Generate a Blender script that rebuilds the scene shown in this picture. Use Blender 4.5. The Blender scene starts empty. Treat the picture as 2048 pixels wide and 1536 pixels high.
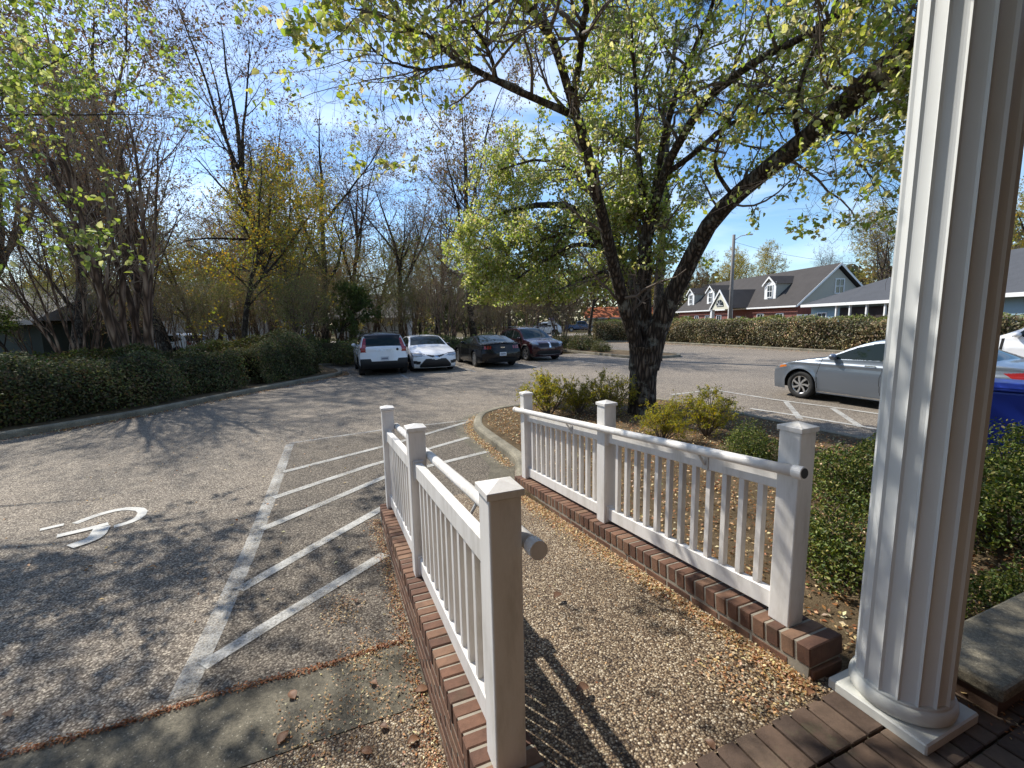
import bpy, bmesh, math
import numpy as np
from mathutils import Matrix, Vector

# ------------------------------------------------------------------ camera, sky, sun, exposure
SC = bpy.context.scene
COL = SC.collection
FPX, PITCH, ROLL, EYE = 897.0, 0.1378, -0.0203, 1.95

cam = bpy.data.objects.new('camera', bpy.data.cameras.new('camera'))
COL.objects.link(cam)
cam.data.sensor_width = 36.0
cam.data.lens = FPX / 2048 * 36.0
cam.data.clip_start = 0.05
cam.data.clip_end = 3000
_c, _s, _cr, _sr = math.cos(PITCH), math.sin(PITCH), math.cos(ROLL), math.sin(ROLL)
_fw = Vector((0, _c, -_s)); _u = Vector((0, _s, _c)); _x = Vector((1, 0, 0))
_rt = _x * _cr + _u * _sr
_up = -_x * _sr + _u * _cr
M = Matrix.Identity(4)
for i, v in enumerate((_rt, _up, -_fw)):
    for j in range(3):
        M[j][i] = v[j]
M[2][3] = EYE
cam.matrix_world = M
SC.camera = cam
SC.render.resolution_x, SC.render.resolution_y = 1024, 768

SUN_EL = math.radians(46)
SUN_DIR = Vector((-0.747 * math.cos(SUN_EL), 0.664 * math.cos(SUN_EL), math.sin(SUN_EL))).normalized()
W = bpy.data.worlds.new('World'); SC.world = W; W.use_nodes = True
wn, wl = W.node_tree.nodes, W.node_tree.links
wn.clear()
sky = wn.new('ShaderNodeTexSky'); sky.sky_type = 'NISHITA'; sky.sun_disc = False
sky.sun_elevation = SUN_EL
sky.sun_rotation = math.atan2(SUN_DIR.x, SUN_DIR.y)
sky.air_density = 1.0; sky.dust_density = 0.5; sky.ozone_density = 3.2
tc = wn.new('ShaderNodeTexCoord')
mp = wn.new('ShaderNodeMapping'); mp.inputs['Rotation'].default_value = (0.35, 0.15, 0.5)
mp.inputs['Scale'].default_value = (1.0, 3.2, 6.0)
nz = wn.new('ShaderNodeTexNoise'); nz.inputs['Scale'].default_value = 1.7; nz.inputs['Detail'].default_value = 9
nz.inputs['Roughness'].default_value = 0.5; nz.inputs['Distortion'].default_value = 0.5
rp = wn.new('ShaderNodeValToRGB'); rp.color_ramp.elements[0].position = 0.46; rp.color_ramp.elements[1].position = 1.0; rp.color_ramp.elements[1].color = (0.85, 0.85, 0.85, 1)
mx = wn.new('ShaderNodeMix'); mx.data_type = 'RGBA'
mx.inputs[7].default_value = (9.0, 9.4, 9.9, 1)
bg = wn.new('ShaderNodeBackground'); bg.inputs['Strength'].default_value = 0.14
wo = wn.new('ShaderNodeOutputWorld')
wl.new(tc.outputs['Generated'], mp.inputs['Vector']); wl.new(mp.outputs[0], nz.inputs['Vector'])
wl.new(nz.outputs['Fac'], rp.inputs['Fac']); wl.new(rp.outputs['Color'], mx.inputs[0])
hs = wn.new('ShaderNodeHueSaturation'); hs.inputs['Saturation'].default_value = 1.16
wl.new(sky.outputs[0], hs.inputs['Color']); wl.new(hs.outputs[0], mx.inputs[6]); wl.new(mx.outputs[2], bg.inputs[0]); wl.new(bg.outputs[0], wo.inputs[0])

sl = bpy.data.lights.new('sun', 'SUN'); sl.energy = 4.6; sl.angle = math.radians(0.53); sl.color = (1.0, 0.95, 0.86)
so = bpy.data.objects.new('sun', sl); COL.objects.link(so)
so.rotation_euler = (-SUN_DIR).to_track_quat('-Z', 'Y').to_euler()
so.location = (-20, 20, 30)

SC.view_settings.view_transform = 'Standard'
SC.view_settings.look = 'None'
SC.view_settings.exposure = 0.5
SC.view_settings.gamma = 1
SC.cycles.max_bounces = 6
SC.cycles.transparent_max_bounces = 8

# ------------------------------------------------------------------ pixel helpers (photo is 2048x1536)
def ray(px, py):
    X = (px - 1024) / FPX; U = (768 - py) / FPX
    x = X * _cr - U * _sr; u = X * _sr + U * _cr
    return np.array([x, _c + u * _s, -_s + u * _c])
def G(px, py, z=0.0):
    d = ray(px, py); return np.array([0, 0, EYE]) + d * ((z - EYE) / d[2])
def D(px, py, y):
    d = ray(px, py); return np.array([0, 0, EYE]) + d * (y / d[1])

# site axes: A away along the ramp, B to its right
YAW = 0.3855
AX = np.array([-math.sin(YAW), math.cos(YAW), 0.0]); BX = np.array([math.cos(YAW), math.sin(YAW), 0.0])
def S(b, a, z=0.0):
    p = AX * a + BX * b; return np.array([p[0], p[1], z])

# ------------------------------------------------------------------ object helpers
def link(o, parent=None):
    COL.objects.link(o)
    if parent is not None: o.parent = parent
    return o
def tag(o, label=None, cat=None, group=None, kind=None):
    if label: o['label'] = label
    if cat: o['category'] = cat
    if group: o['group'] = group
    if kind: o['kind'] = kind
    return o
def empty(name, loc=(0, 0, 0), rz=0.0, label=None, cat=None, group=None):
    o = bpy.data.objects.new(name, None); o.empty_display_size = 0.2
    o.location = loc; o.rotation_euler = (0, 0, rz)
    link(o); return tag(o, label, cat, group)
def mesh_data(name, V, F, mat=None, smooth=False, col=None):
    me = bpy.data.meshes.new(name)
    V = np.asarray(V, dtype=np.float32).reshape(-1, 3)
    if isinstance(F, np.ndarray):
        n, k = F.shape
        me.vertices.add(len(V)); me.vertices.foreach_set('co', V.ravel())
        me.loops.add(n * k); me.loops.foreach_set('vertex_index', F.astype(np.int32).ravel())
        me.polygons.add(n); me.polygons.foreach_set('loop_start', np.arange(0, n * k, k, dtype=np.int32))
        me.update(calc_edges=True)
    else:
        me.from_pydata([tuple(map(float, v)) for v in V], [], F)
    if smooth: me.polygons.foreach_set('use_smooth', [True] * len(me.polygons))
    if col is not None:
        at = me.color_attributes.new('Col', 'FLOAT_COLOR', 'POINT')
        at.data.foreach_set('color', np.asarray(col, dtype=np.float32).ravel())
    if mat: me.materials.append(mat)
    return me
def mesh(name, V, F, mat, parent=None, smooth=False, col=None, loc=None, rot=None):
    o = bpy.data.objects.new(name, mesh_data(name, V, F, mat, smooth, col))
    if loc is not None: o.location = loc
    if rot is not None: o.rotation_euler = rot
    return link(o, parent)
def inst(name, me, parent=None, loc=(0, 0, 0), rot=(0, 0, 0), scale=(1, 1, 1)):
    o = bpy.data.objects.new(name, me); o.location = loc; o.rotation_euler = rot; o.scale = scale
    return link(o, parent)
def copy_tree(o, parent=None):
    c = o.copy(); COL.objects.link(c); c.parent = parent
    for ch in o.children: copy_tree(ch, c)
    return c

class Geo:
    """collects simple shapes for one mesh"""
    def __init__(s): s.V = []; s.F = []
    def add(s, V, F):
        n = len(s.V); s.V += [tuple(v) for v in V]; s.F += [tuple(i + n for i in f) for f in F]; return s
    def box(s, lo, hi, m=None):
        x0, y0, z0 = lo; x1, y1, z1 = hi
        V = np.array([(x0,y0,z0),(x1,y0,z0),(x1,y1,z0),(x0,y1,z0),(x0,y0,z1),(x1,y0,z1),(x1,y1,z1),(x0,y1,z1)], float)
        if m is not None: V = V @ np.asarray(m)[:3, :3].T + np.asarray(m)[:3, 3]
        return s.add(V, [(0,3,2,1),(4,5,6,7),(0,1,5,4),(1,2,6,5),(2,3,7,6),(3,0,4,7)])
    def prism(s, poly, z0, z1):
        n = len(poly)
        V = [(p[0], p[1], z0) for p in poly] + [(p[0], p[1], z1) for p in poly]
        F = [tuple(range(n))[::-1], tuple(range(n, 2 * n))] + [(i, (i + 1) % n, n + (i + 1) % n, n + i) for i in range(n)]
        return s.add(V, F)
    def lathe(s, prof, n=20, cap=True):
        V = []; F = []
        for r, z in prof:
            for k in range(n):
                a = 2 * math.pi * k / n; V.append((r * math.cos(a), r * math.sin(a), z))
        for i in range(len(prof) - 1):
            for k in range(n):
                F.append((i*n+k, i*n+(k+1)%n, (i+1)*n+(k+1)%n, (i+1)*n+k))
        if cap:
            F.append(tuple(range(n))[::-1]); F.append(tuple(range((len(prof)-1)*n, len(prof)*n)))
        return s.add(V, F)
    def tube(s, P, R, n=8):
        V, F = tubes(np.asarray(P, float)[None], np.asarray(R, float)[None] if np.ndim(R) else np.full((1, len(P)), R), n)
        s.add(V, F.tolist())
        m = len(P); k0 = len(s.V) - m * n
        s.F.append(tuple(range(k0, k0 + n))[::-1]); s.F.append(tuple(range(k0 + (m-1)*n, k0 + m*n)))
        return s
    def build(s, name, mat, parent=None, smooth=False, bevel=0.0, seg=1, **kw):
        o = mesh(name, s.V, s.F, mat, parent, smooth, **kw)
        bm = bmesh.new(); bm.from_mesh(o.data)
        bmesh.ops.recalc_face_normals(bm, faces=bm.faces)
        if bevel:
            es = [e for e in bm.edges if len(e.link_faces) == 2 and e.calc_face_angle(0) > 0.5]
            bmesh.ops.bevel(bm, geom=es, offset=bevel, segments=seg, affect='EDGES', profile=0.5)
        bm.to_mesh(o.data); bm.free()
        if smooth: o.data.polygons.foreach_set('use_smooth', [True] * len(o.data.polygons))
        return o

def norm(v):
    return v / np.maximum(np.linalg.norm(v, axis=-1, keepdims=True), 1e-9)
def tubes(P, R, n):
    """K polylines of m points -> verts, quads"""
    K, m, _ = P.shape
    T = np.empty_like(P); T[:, 1:-1] = P[:, 2:] - P[:, :-2]; T[:, 0] = P[:, 1] - P[:, 0]; T[:, -1] = P[:, -1] - P[:, -2]
    T = norm(T)
    mean = norm(P[:, -1] - P[:, 0])
    ref = np.where(np.abs(mean[:, 2:3]) > 0.8, np.array([[1.0, 0.1, 0]]), np.array([[0, 0.1, 1.0]]))[:, None, :]
    N = norm(np.cross(T, np.broadcast_to(ref, T.shape))); Bn = np.cross(T, N)
    a = np.arange(n) * 2 * np.pi / n
    V = P[:, :, None, :] + R[:, :, None, None] * (np.cos(a)[None, None, :, None] * N[:, :, None, :] + np.sin(a)[None, None, :, None] * Bn[:, :, None, :])
    idx = np.arange(K * m * n).reshape(K, m, n)
    q = np.stack([idx[:, :-1], np.roll(idx, -1, 2)[:, :-1], np.roll(idx, -1, 2)[:, 1:], idx[:, 1:]], -1)
    return V.reshape(-1, 3), q.reshape(-1, 4)
def catmull(pts, n):
    P = np.asarray(pts, float); P = np.vstack([2 * P[0] - P[1], P, 2 * P[-1] - P[-2]])
    seg = len(P) - 3; t = np.linspace(0, seg - 1e-6, n); i = t.astype(int); f = (t - i)[:, None]
    p0, p1, p2, p3 = P[i], P[i + 1], P[i + 2], P[i + 3]
    return 0.5 * (2 * p1 + (p2 - p0) * f + (2 * p0 - 5 * p1 + 4 * p2 - p3) * f ** 2 + (3 * p1 - p0 - 3 * p2 + p3) * f ** 3)
def resample(P, ds):
    P = np.asarray(P, float); d = np.r_[0, np.cumsum(np.linalg.norm(np.diff(P, axis=0), axis=1))]
    n = max(2, int(d[-1] / ds) + 1); t = np.linspace(0, d[-1], n)
    return np.stack([np.interp(t, d, P[:, k]) for k in range(P.shape[1])], -1)
def inpoly(x, y, poly):
    r = np.zeros(np.shape(x), bool); n = len(poly)
    for i in range(n):
        x0, y0 = poly[i]; x1, y1 = poly[(i + 1) % n]
        c = ((y0 > y) != (y1 > y)) & (x < (x1 - x0) * (y - y0) / (y1 - y0 + 1e-12) + x0)
        r ^= c
    return r

# ------------------------------------------------------------------ materials
MATS = {}
class NT:
    def __init__(s, name):
        s.m = bpy.data.materials.new(name); s.m.use_nodes = True
        s.n, s.l = s.m.node_tree.nodes, s.m.node_tree.links; s.n.clear()
        s.out = s.n.new('ShaderNodeOutputMaterial'); MATS[name] = s.m
    def node(s, t, **kw):
        n = s.n.new(t)
        for k, v in kw.items():
            if k in n.inputs.keys(): s.put(n.inputs[k], v)
            else: setattr(n, k, v)
        return n
    def put(s, inp, v):
        if hasattr(v, 'is_output') or isinstance(v, bpy.types.NodeSocket): s.l.new(v, inp)
        else: inp.default_value = v
    def pos(s, scale=(1, 1, 1), space='world'):
        if space == 'world': o = s.node('ShaderNodeNewGeometry').outputs['Position']
        else: o = s.node('ShaderNodeTexCoord').outputs['Object']
        mp = s.node('ShaderNodeMapping'); mp.inputs['Scale'].default_value = scale; s.l.new(o, mp.inputs['Vector'])
        return mp.outputs[0]
    def noise(s, vec, scale, detail=4, rough=0.6, dist=0.0):
        n = s.node('ShaderNodeTexNoise'); s.l.new(vec, n.inputs['Vector'])
        n.inputs['Scale'].default_value = scale; n.inputs['Detail'].default_value = detail
        n.inputs['Roughness'].default_value = rough; n.inputs['Distortion'].default_value = dist
        return n.outputs['Fac']
    def ramp(s, fac, stops, interp='LINEAR'):
        n = s.node('ShaderNodeValToRGB'); s.l.new(fac, n.inputs[0]); cr = n.color_ramp; cr.interpolation = interp
        while len(cr.elements) < len(stops): cr.elements.new(0.5)
        for e, (p, c) in zip(cr.elements, stops):
            e.position = p; e.color = (*c, 1) if len(c) == 3 else c
        return n.outputs[0]
    def mix(s, fac, a, b, mode='MIX'):
        n = s.node('ShaderNodeMix'); n.data_type = 'RGBA'; n.blend_type = mode
        s.put(n.inputs[0], fac)
        for i, v in ((6, a), (7, b)): s.put(n.inputs[i], (*v, 1) if isinstance(v, tuple) and len(v) == 3 else v)
        return n.outputs[2]
    def math(s, op, a, b=0.0):
        n = s.node('ShaderNodeMath'); n.operation = op; s.put(n.inputs[0], a); s.put(n.inputs[1], b); return n.outputs[0]
    def bump(s, h, strength=0.5, dist=0.01):
        n = s.node('ShaderNodeBump'); s.l.new(h, n.inputs['Height']); n.inputs['Strength'].default_value = strength
        n.inputs['Distance'].default_value = dist; return n.outputs[0]
    def bsdf(s, color, rough=0.6, normal=None, metal=0.0, coat=0.0, spec=0.5, **kw):
        b = s.node('ShaderNodeBsdfPrincipled')
        s.put(b.inputs['Base Color'], (*color, 1) if isinstance(color, tuple) and len(color) == 3 else color)
        s.put(b.inputs['Roughness'], rough); b.inputs['Metallic'].default_value = metal
        b.inputs['Coat Weight'].default_value = coat; b.inputs['Coat Roughness'].default_value = 0.04
        b.inputs['Specular IOR Level'].default_value = spec
        if normal is not None: s.l.new(normal, b.inputs['Normal'])
        for k, v in kw.items(): s.put(b.inputs[k], v)
        s.l.new(b.outputs[0], s.out.inputs[0]); return b

def plain(name, color, rough=0.6, var=0.15, scale=6.0, metal=0.0, coat=0.0, bump=0.0, spec=0.5, space='object'):
    t = NT(name); v = t.pos(space=space)
    n = t.noise(v, scale, 5)
    c = t.mix(n, tuple(k * (1 - var) for k in color), tuple(min(1, k * (1 + var)) for k in color))
    nm = t.bump(t.noise(v, scale * 12, 3), bump, 0.004) if bump else None
    t.bsdf(c, rough, nm, metal, coat, spec); return t.m

def paint(name, color, metal=0.0, flake=0.0, rough=0.25):
    t = NT(name); v = t.pos(space='object')
    c = t.mix(t.noise(v, 2.5, 3), tuple(k * 0.94 for k in color), color)
    t.bsdf(c, rough, None, metal, 0.35 if max(color) < 0.02 else 0.8, 0.4 if max(color) > 0.02 else 0.2); return t.m

def leafmat(name, trans=0.45, rough=0.55, gloss=0.03):
    t = NT(name)
    a = t.node('ShaderNodeAttribute'); a.attribute_name = 'Col'
    d = t.node('ShaderNodeBsdfDiffuse'); t.l.new(a.outputs['Color'], d.inputs['Color'])
    tr = t.node('ShaderNodeBsdfTranslucent')
    hs = t.node('ShaderNodeHueSaturation'); hs.inputs['Saturation'].default_value = 1.165; hs.inputs['Value'].default_value = 1.25
    t.l.new(a.outputs['Color'], hs.inputs['Color']); t.l.new(hs.outputs[0], tr.inputs['Color'])
    m1 = t.node('ShaderNodeMixShader'); m1.inputs[0].default_value = trans
    t.l.new(d.outputs[0], m1.inputs[1]); t.l.new(tr.outputs[0], m1.inputs[2])
    g = t.node('ShaderNodeBsdfGlossy'); g.inputs['Roughness'].default_value = rough; g.inputs['Color'].default_value = (1, 1, 1, 1)
    m2 = t.node('ShaderNodeMixShader'); m2.inputs[0].default_value = gloss
    t.l.new(m1.outputs[0], m2.inputs[1]); t.l.new(g.outputs[0], m2.inputs[2]); t.l.new(m2.outputs[0], t.out.inputs[0])
    return t.m

def m_asphalt(name='asphalt', k=1.0):
    t = NT(name); v = t.pos()
    vo = t.node('ShaderNodeTexVoronoi'); t.l.new(v, vo.inputs['Vector']); vo.inputs['Scale'].default_value = 85
    sep = t.node('ShaderNodeSeparateColor'); t.l.new(vo.outputs['Color'], sep.inputs[0])
    peb = t.ramp(sep.outputs[0], [(p, tuple(q * k for q in c)) for p, c in ((0.0, (0.135, 0.115, 0.096)), (0.45, (0.245, 0.212, 0.178)), (0.8, (0.35, 0.31, 0.255)), (0.97, (0.52, 0.47, 0.39)))])
    gap = t.ramp(vo.outputs['Distance'], [(0.35, (1, 1, 1)), (0.75, (0.35, 0.33, 0.31))])
    c = t.mix(1.0, peb, gap, 'MULTIPLY')
    big = t.noise(v, 0.35, 6, 0.65)
    c = t.mix(0.8, c, t.ramp(big, [(0.3, (0.78, 0.77, 0.76)), (0.5, (1.05, 1.02, 0.98)), (0.72, (1.3, 1.25, 1.18))]), 'MULTIPLY')
    mid = t.noise(v, 5, 6, 0.7)
    c = t.mix(0.6, c, t.ramp(mid, [(0.3, (0.75, 0.75, 0.75)), (0.7, (1.3, 1.28, 1.25))]), 'MULTIPLY')
    cr = t.node('ShaderNodeTexVoronoi'); cr.feature = 'DISTANCE_TO_EDGE'; t.l.new(t.pos((0.5, 0.5, 0.5)), cr.inputs['Vector']); cr.inputs['Scale'].default_value = 0.55
    h = t.math('ADD', t.math('MULTIPLY', vo.outputs['Distance'], -1.0), t.math('MULTIPLY', mid, 0.6))
    t.bsdf(c, 0.85, t.bump(h, 0.7, 0.006), spec=0.25); return t.m

def m_aggregate():
    t = NT('exposed_aggregate'); v = t.pos()
    w = t.node('ShaderNodeVectorMath'); w.operation = 'ADD'
    n3 = t.node('ShaderNodeTexNoise'); t.l.new(v, n3.inputs['Vector']); n3.inputs['Scale'].default_value = 30
    sc = t.node('ShaderNodeVectorMath'); sc.operation = 'SCALE'; t.l.new(n3.outputs['Color'], sc.inputs[0]); sc.inputs['Scale'].default_value = 0.012
    t.l.new(v, w.inputs[0]); t.l.new(sc.outputs[0], w.inputs[1])
    vo = t.node('ShaderNodeTexVoronoi'); t.l.new(w.outputs[0], vo.inputs['Vector']); vo.inputs['Scale'].default_value = 105
    sep = t.node('ShaderNodeSeparateColor'); t.l.new(vo.outputs['Color'], sep.inputs[0])
    peb = t.ramp(sep.outputs[0], [(0.0, (0.09, 0.055, 0.028)), (0.3, (0.19, 0.13, 0.075)), (0.55, (0.29, 0.215, 0.135)), (0.8, (0.42, 0.34, 0.23)), (0.97, (0.70, 0.63, 0.50))])
    gap = t.ramp(vo.outputs['Distance'], [(0.35, (1, 1, 1)), (0.7, (0.15, 0.11, 0.075))])
    c = t.mix(1.0, peb, gap, 'MULTIPLY')
    big = t.noise(v, 2.2, 5, 0.6)
    c = t.mix(0.85, c, t.ramp(big, [(0.3, (0.55, 0.5, 0.42)), (0.6, (1, 0.97, 0.92))]), 'MULTIPLY')
    t.bsdf(c, 0.6, t.bump(t.math('MULTIPLY', vo.outputs['Distance'], -1.0), 0.9, 0.006), spec=0.4); return t.m

def m_concrete(name, col, dark=0.55):
    t = NT(name); v = t.pos()
    n1 = t.ramp(t.noise(v, 2.6, 8, 0.72), [(0.3, (0, 0, 0)), (0.7, (1, 1, 1))]); n2 = t.noise(v, 60, 4, 0.7)
    vo = t.node('ShaderNodeTexVoronoi'); t.l.new(v, vo.inputs['Vector']); vo.inputs['Scale'].default_value = 160
    sep = t.node('ShaderNodeSeparateColor'); t.l.new(vo.outputs['Color'], sep.inputs[0])
    c = t.mix(n1, tuple(k * dark for k in col), tuple(k * 1.25 for k in col))
    c = t.mix(t.ramp(sep.outputs[1], [(0.975, (0, 0, 0)), (0.99, (0.45, 0.45, 0.45))]), c, (0.5, 0.46, 0.38))
    c = t.mix(0.9, c, t.ramp(n2, [(0.3, (0.55, 0.55, 0.52)), (0.7, (1.4, 1.38, 1.3))]), 'MULTIPLY')
    c = t.mix(0.8, c, t.ramp(t.noise(v, 220, 2, 0.6), [(0.3, (0.6, 0.6, 0.6)), (0.7, (1.4, 1.4, 1.4))]), 'MULTIPLY')
    t.bsdf(c, 0.85, t.bump(n2, 0.35, 0.004), spec=0.3); return t.m

def m_brick(name, c0, c1, c2, moss=0.25):
    t = NT(name); v = t.pos()
    oi = t.node('ShaderNodeObjectInfo')
    c = t.ramp(oi.outputs['Random'], [(0.0, c0), (0.5, c1), (1.0, c2)])
    n1 = t.noise(v, 14, 6, 0.7); n2 = t.noise(v, 130, 3, 0.6)
    c = t.mix(0.8, c, t.ramp(n1, [(0.25, (0.5, 0.5, 0.5)), (0.55, (1, 1, 1)), (0.8, (1.35, 1.3, 1.2))]), 'MULTIPLY')
    c = t.mix(t.ramp(t.noise(v, 5, 5, 0.7), [(0.58, (0, 0, 0)), (0.75, (moss, moss, moss))]), c, (0.10, 0.10, 0.055))
    t.bsdf(c, 0.82, t.bump(t.math('ADD', n1, t.math('MULTIPLY', n2, 0.5)), 0.5, 0.005), spec=0.3); return t.m

def m_vinyl():
    t = NT('white_vinyl'); v = t.pos()
    n = t.noise(t.pos((3, 3, 0.7)), 3.0, 6, 0.7)
    c = t.ramp(n, [(0.3, (0.55, 0.52, 0.47)), (0.5, (0.72, 0.69, 0.65)), (0.8, (0.80, 0.78, 0.75))])
    t.bsdf(c, 0.42, t.bump(t.noise(v, 40, 3), 0.06, 0.003), spec=0.45); return t.m

def m_bark(name, c0, c1, lichen=0.0, vs=(14, 14, 3.0), strength=0.9, dist=0.03):
    t = NT(name); v = t.pos(vs); v1 = t.pos()
    n = t.noise(v, 1.6, 7, 0.65, 0.6)
    vo = t.node('ShaderNodeTexVoronoi'); vo.feature = 'DISTANCE_TO_EDGE'; t.l.new(v, vo.inputs['Vector']); vo.inputs['Scale'].default_value = 1.3
    f = t.math('MULTIPLY', t.math('MINIMUM', t.math('MULTIPLY', vo.outputs['Distance'], 3.0), 1.0), n)
    c = t.ramp(f, [(0.05, tuple(k * 0.35 for k in c0)), (0.3, c0), (0.62, c1)])
    if lichen:
        c = t.mix(t.ramp(t.noise(v1, 4.5, 6, 0.7), [(0.54, (0, 0, 0)), (0.66, (lichen,) * 3)]), c, (0.34, 0.34, 0.29))
    t.bsdf(c, 0.9, t.bump(f, strength, dist), spec=0.2); return t.m

def m_ground(name, stops, scale=3.0, bump=0.8):
    t = NT(name); v = t.pos()
    n = t.noise(v, scale, 8, 0.75); n2 = t.noise(v, scale * 22, 4, 0.7)
    c = t.ramp(t.math('ADD', t.math('MULTIPLY', n, 0.55), t.math('MULTIPLY', n2, 0.45)), stops)
    t.bsdf(c, 0.95, t.bump(n2, bump, 0.03), spec=0.1); return t.m

def m_roadpaint(name='road_paint', wear=(0.33, 0.58)):
    t = NT(name); v = t.pos()
    n = t.math('ADD', t.math('MULTIPLY', t.noise(v, 3.0, 5, 0.7), 0.5), t.math('MULTIPLY', t.noise(v, 70, 4, 0.75), 0.5))
    f = t.ramp(n, [(wear[0], (0.85, 0.85, 0.85)), (wear[1], (0.1, 0.1, 0.1))])
    b = t.node('ShaderNodeBsdfPrincipled'); b.inputs['Base Color'].default_value = (0.56, 0.55, 0.51, 1); b.inputs['Roughness'].default_value = 0.7
    tr = t.node('ShaderNodeBsdfTransparent'); m = t.node('ShaderNodeMixShader')
    t.l.new(f, m.inputs[0]); t.l.new(tr.outputs[0], m.inputs[1]); t.l.new(b.outputs[0], m.inputs[2]); t.l.new(m.outputs[0], t.out.inputs[0])
    return t.m

def m_roof(name, col):
    t = NT(name); v = t.pos()
    n = t.noise(v, 1.0, 5); n2 = t.noise(t.pos((6, 6, 14)), 2.0, 3)
    c = t.mix(n, tuple(k * 0.75 for k in col), tuple(k * 1.25 for k in col))
    c = t.mix(0.5, c, t.ramp(n2, [(0.35, (0.75, 0.75, 0.75)), (0.65, (1.2, 1.2, 1.2))]), 'MULTIPLY')
    t.bsdf(c, 0.9, spec=0.2); return t.m

def m_brickwall(name):
    t = NT(name); b = t.node('ShaderNodeTexBrick'); t.l.new(t.pos((1, 1, 1), 'object'), b.inputs['Vector'])
    b.inputs['Color1'].default_value = (0.22, 0.055, 0.035, 1); b.inputs['Color2'].default_value = (0.16, 0.04, 0.03, 1)
    b.inputs['Mortar'].default_value = (0.25, 0.2, 0.17, 1); b.inputs['Scale'].default_value = 4
    t.bsdf(b.outputs[0], 0.85); return t.m

ASPHALT = m_asphalt(); OLDASPHALT = m_asphalt('dark_asphalt', 0.62); AGG = m_aggregate()
CONC = m_concrete('kerb_concrete', (0.25, 0.225, 0.175), 0.45); CONC2 = m_concrete('apron_concrete', (0.155, 0.138, 0.105), 0.35)
BRICK = m_brick('wall_brick', (0.10, 0.052, 0.036), (0.165, 0.085, 0.054), (0.21, 0.125, 0.08))
PAVER = m_brick('paver_brick', (0.075, 0.052, 0.04), (0.125, 0.082, 0.058), (0.15, 0.108, 0.078), 0.85)
MORTAR = plain('mortar', (0.27, 0.24, 0.19), 0.9, 0.3, 20, bump=0.4, space='world')
MOSSY = plain('mossy_mortar', (0.13, 0.12, 0.075), 0.95, 0.35, 20, bump=0.4, space='world')
VINYL = m_vinyl()
COLPAINT = plain('column_paint', (0.60, 0.61, 0.60), 0.40, 0.06, 8, space='world', bump=0.05)
PLINTH = plain('plinth_paint', (0.60, 0.60, 0.55), 0.6, 0.18, 12, space='world', bump=0.2)
STEEL = plain('bracket_metal', (0.55, 0.54, 0.52), 0.4, 0.2, 10, metal=0.3)
BLACK = plain('black_plastic', (0.012, 0.012, 0.013), 0.55, 0.2)
MULCH = m_ground('leaf_mulch', [(0.3, (0.04, 0.028, 0.017)), (0.46, (0.11, 0.078, 0.045)), (0.6, (0.22, 0.165, 0.10)), (0.76, (0.38, 0.31, 0.21))], 5)
EARTH = m_ground('woodland_floor', [(0.3, (0.03, 0.025, 0.012)), (0.5, (0.09, 0.07, 0.035)), (0.65, (0.13, 0.11, 0.05)), (0.8, (0.09, 0.12, 0.04))], 0.6)
RPAINT = m_roadpaint(); RPAINT2 = m_roadpaint('fresh_road_paint', (0.40, 0.64)); RPAINT3 = m_roadpaint('bright_road_paint', (0.52, 0.75))
BARK = m_bark('pear_bark', (0.075, 0.056, 0.043), (0.20, 0.155, 0.12), 0.55, (13, 13, 2.4), 1.0, 0.045)
BARK2 = m_bark('brown_bark', (0.06, 0.045, 0.032), (0.17, 0.13, 0.095), 0.2)
BARK3 = m_bark('crape_bark', (0.19, 0.12, 0.08), (0.38, 0.28, 0.20), 0.0, (5, 5, 1), 0.4, 0.02)
TWIG = plain('twig_bark', (0.13, 0.10, 0.078), 0.9, 0.3, 3, space='world')
TWIG2 = plain('pale_twig_bark', (0.30, 0.22, 0.145), 0.9, 0.3, 3, space='world')
LEAF = leafmat('fresh_leaf', 0.58); LEAF_D = leafmat('evergreen_leaf', 0.25, 0.55, 0.022); LEAF_B = leafmat('dry_leaf', 0.3, 0.6, 0.03)
GLASS = plain('tinted_glass', (0.010, 0.018, 0.017), 0.03, 0.1, spec=0.28)
TYRE = plain('tyre_rubber', (0.018, 0.018, 0.018), 0.75, 0.2)
ALLOY = plain('alloy', (0.60, 0.60, 0.60), 0.28, 0.1, metal=0.85)
DARKALLOY = plain('dark_alloy', (0.03, 0.03, 0.032), 0.4, 0.1, metal=0.5)
CHROME = plain('chrome', (0.75, 0.75, 0.75), 0.12, 0.05, metal=1.0)
REDLENS = plain('red_lens', (0.30, 0.012, 0.014), 0.12, 0.1, coat=1.0)
CLEARLENS = plain('clear_lens', (0.30, 0.32, 0.34), 0.1, 0.3, 25, metal=0.4, coat=1.0)
AMBER = plain('amber_lens', (0.62, 0.17, 0.02), 0.15, 0.1, coat=1.0)
PLATE = plain('licence_plate', (0.55, 0.58, 0.62), 0.4, 0.2, 30)
UNDER = plain('underbody', (0.008, 0.008, 0.008), 0.9, 0.1)
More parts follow.
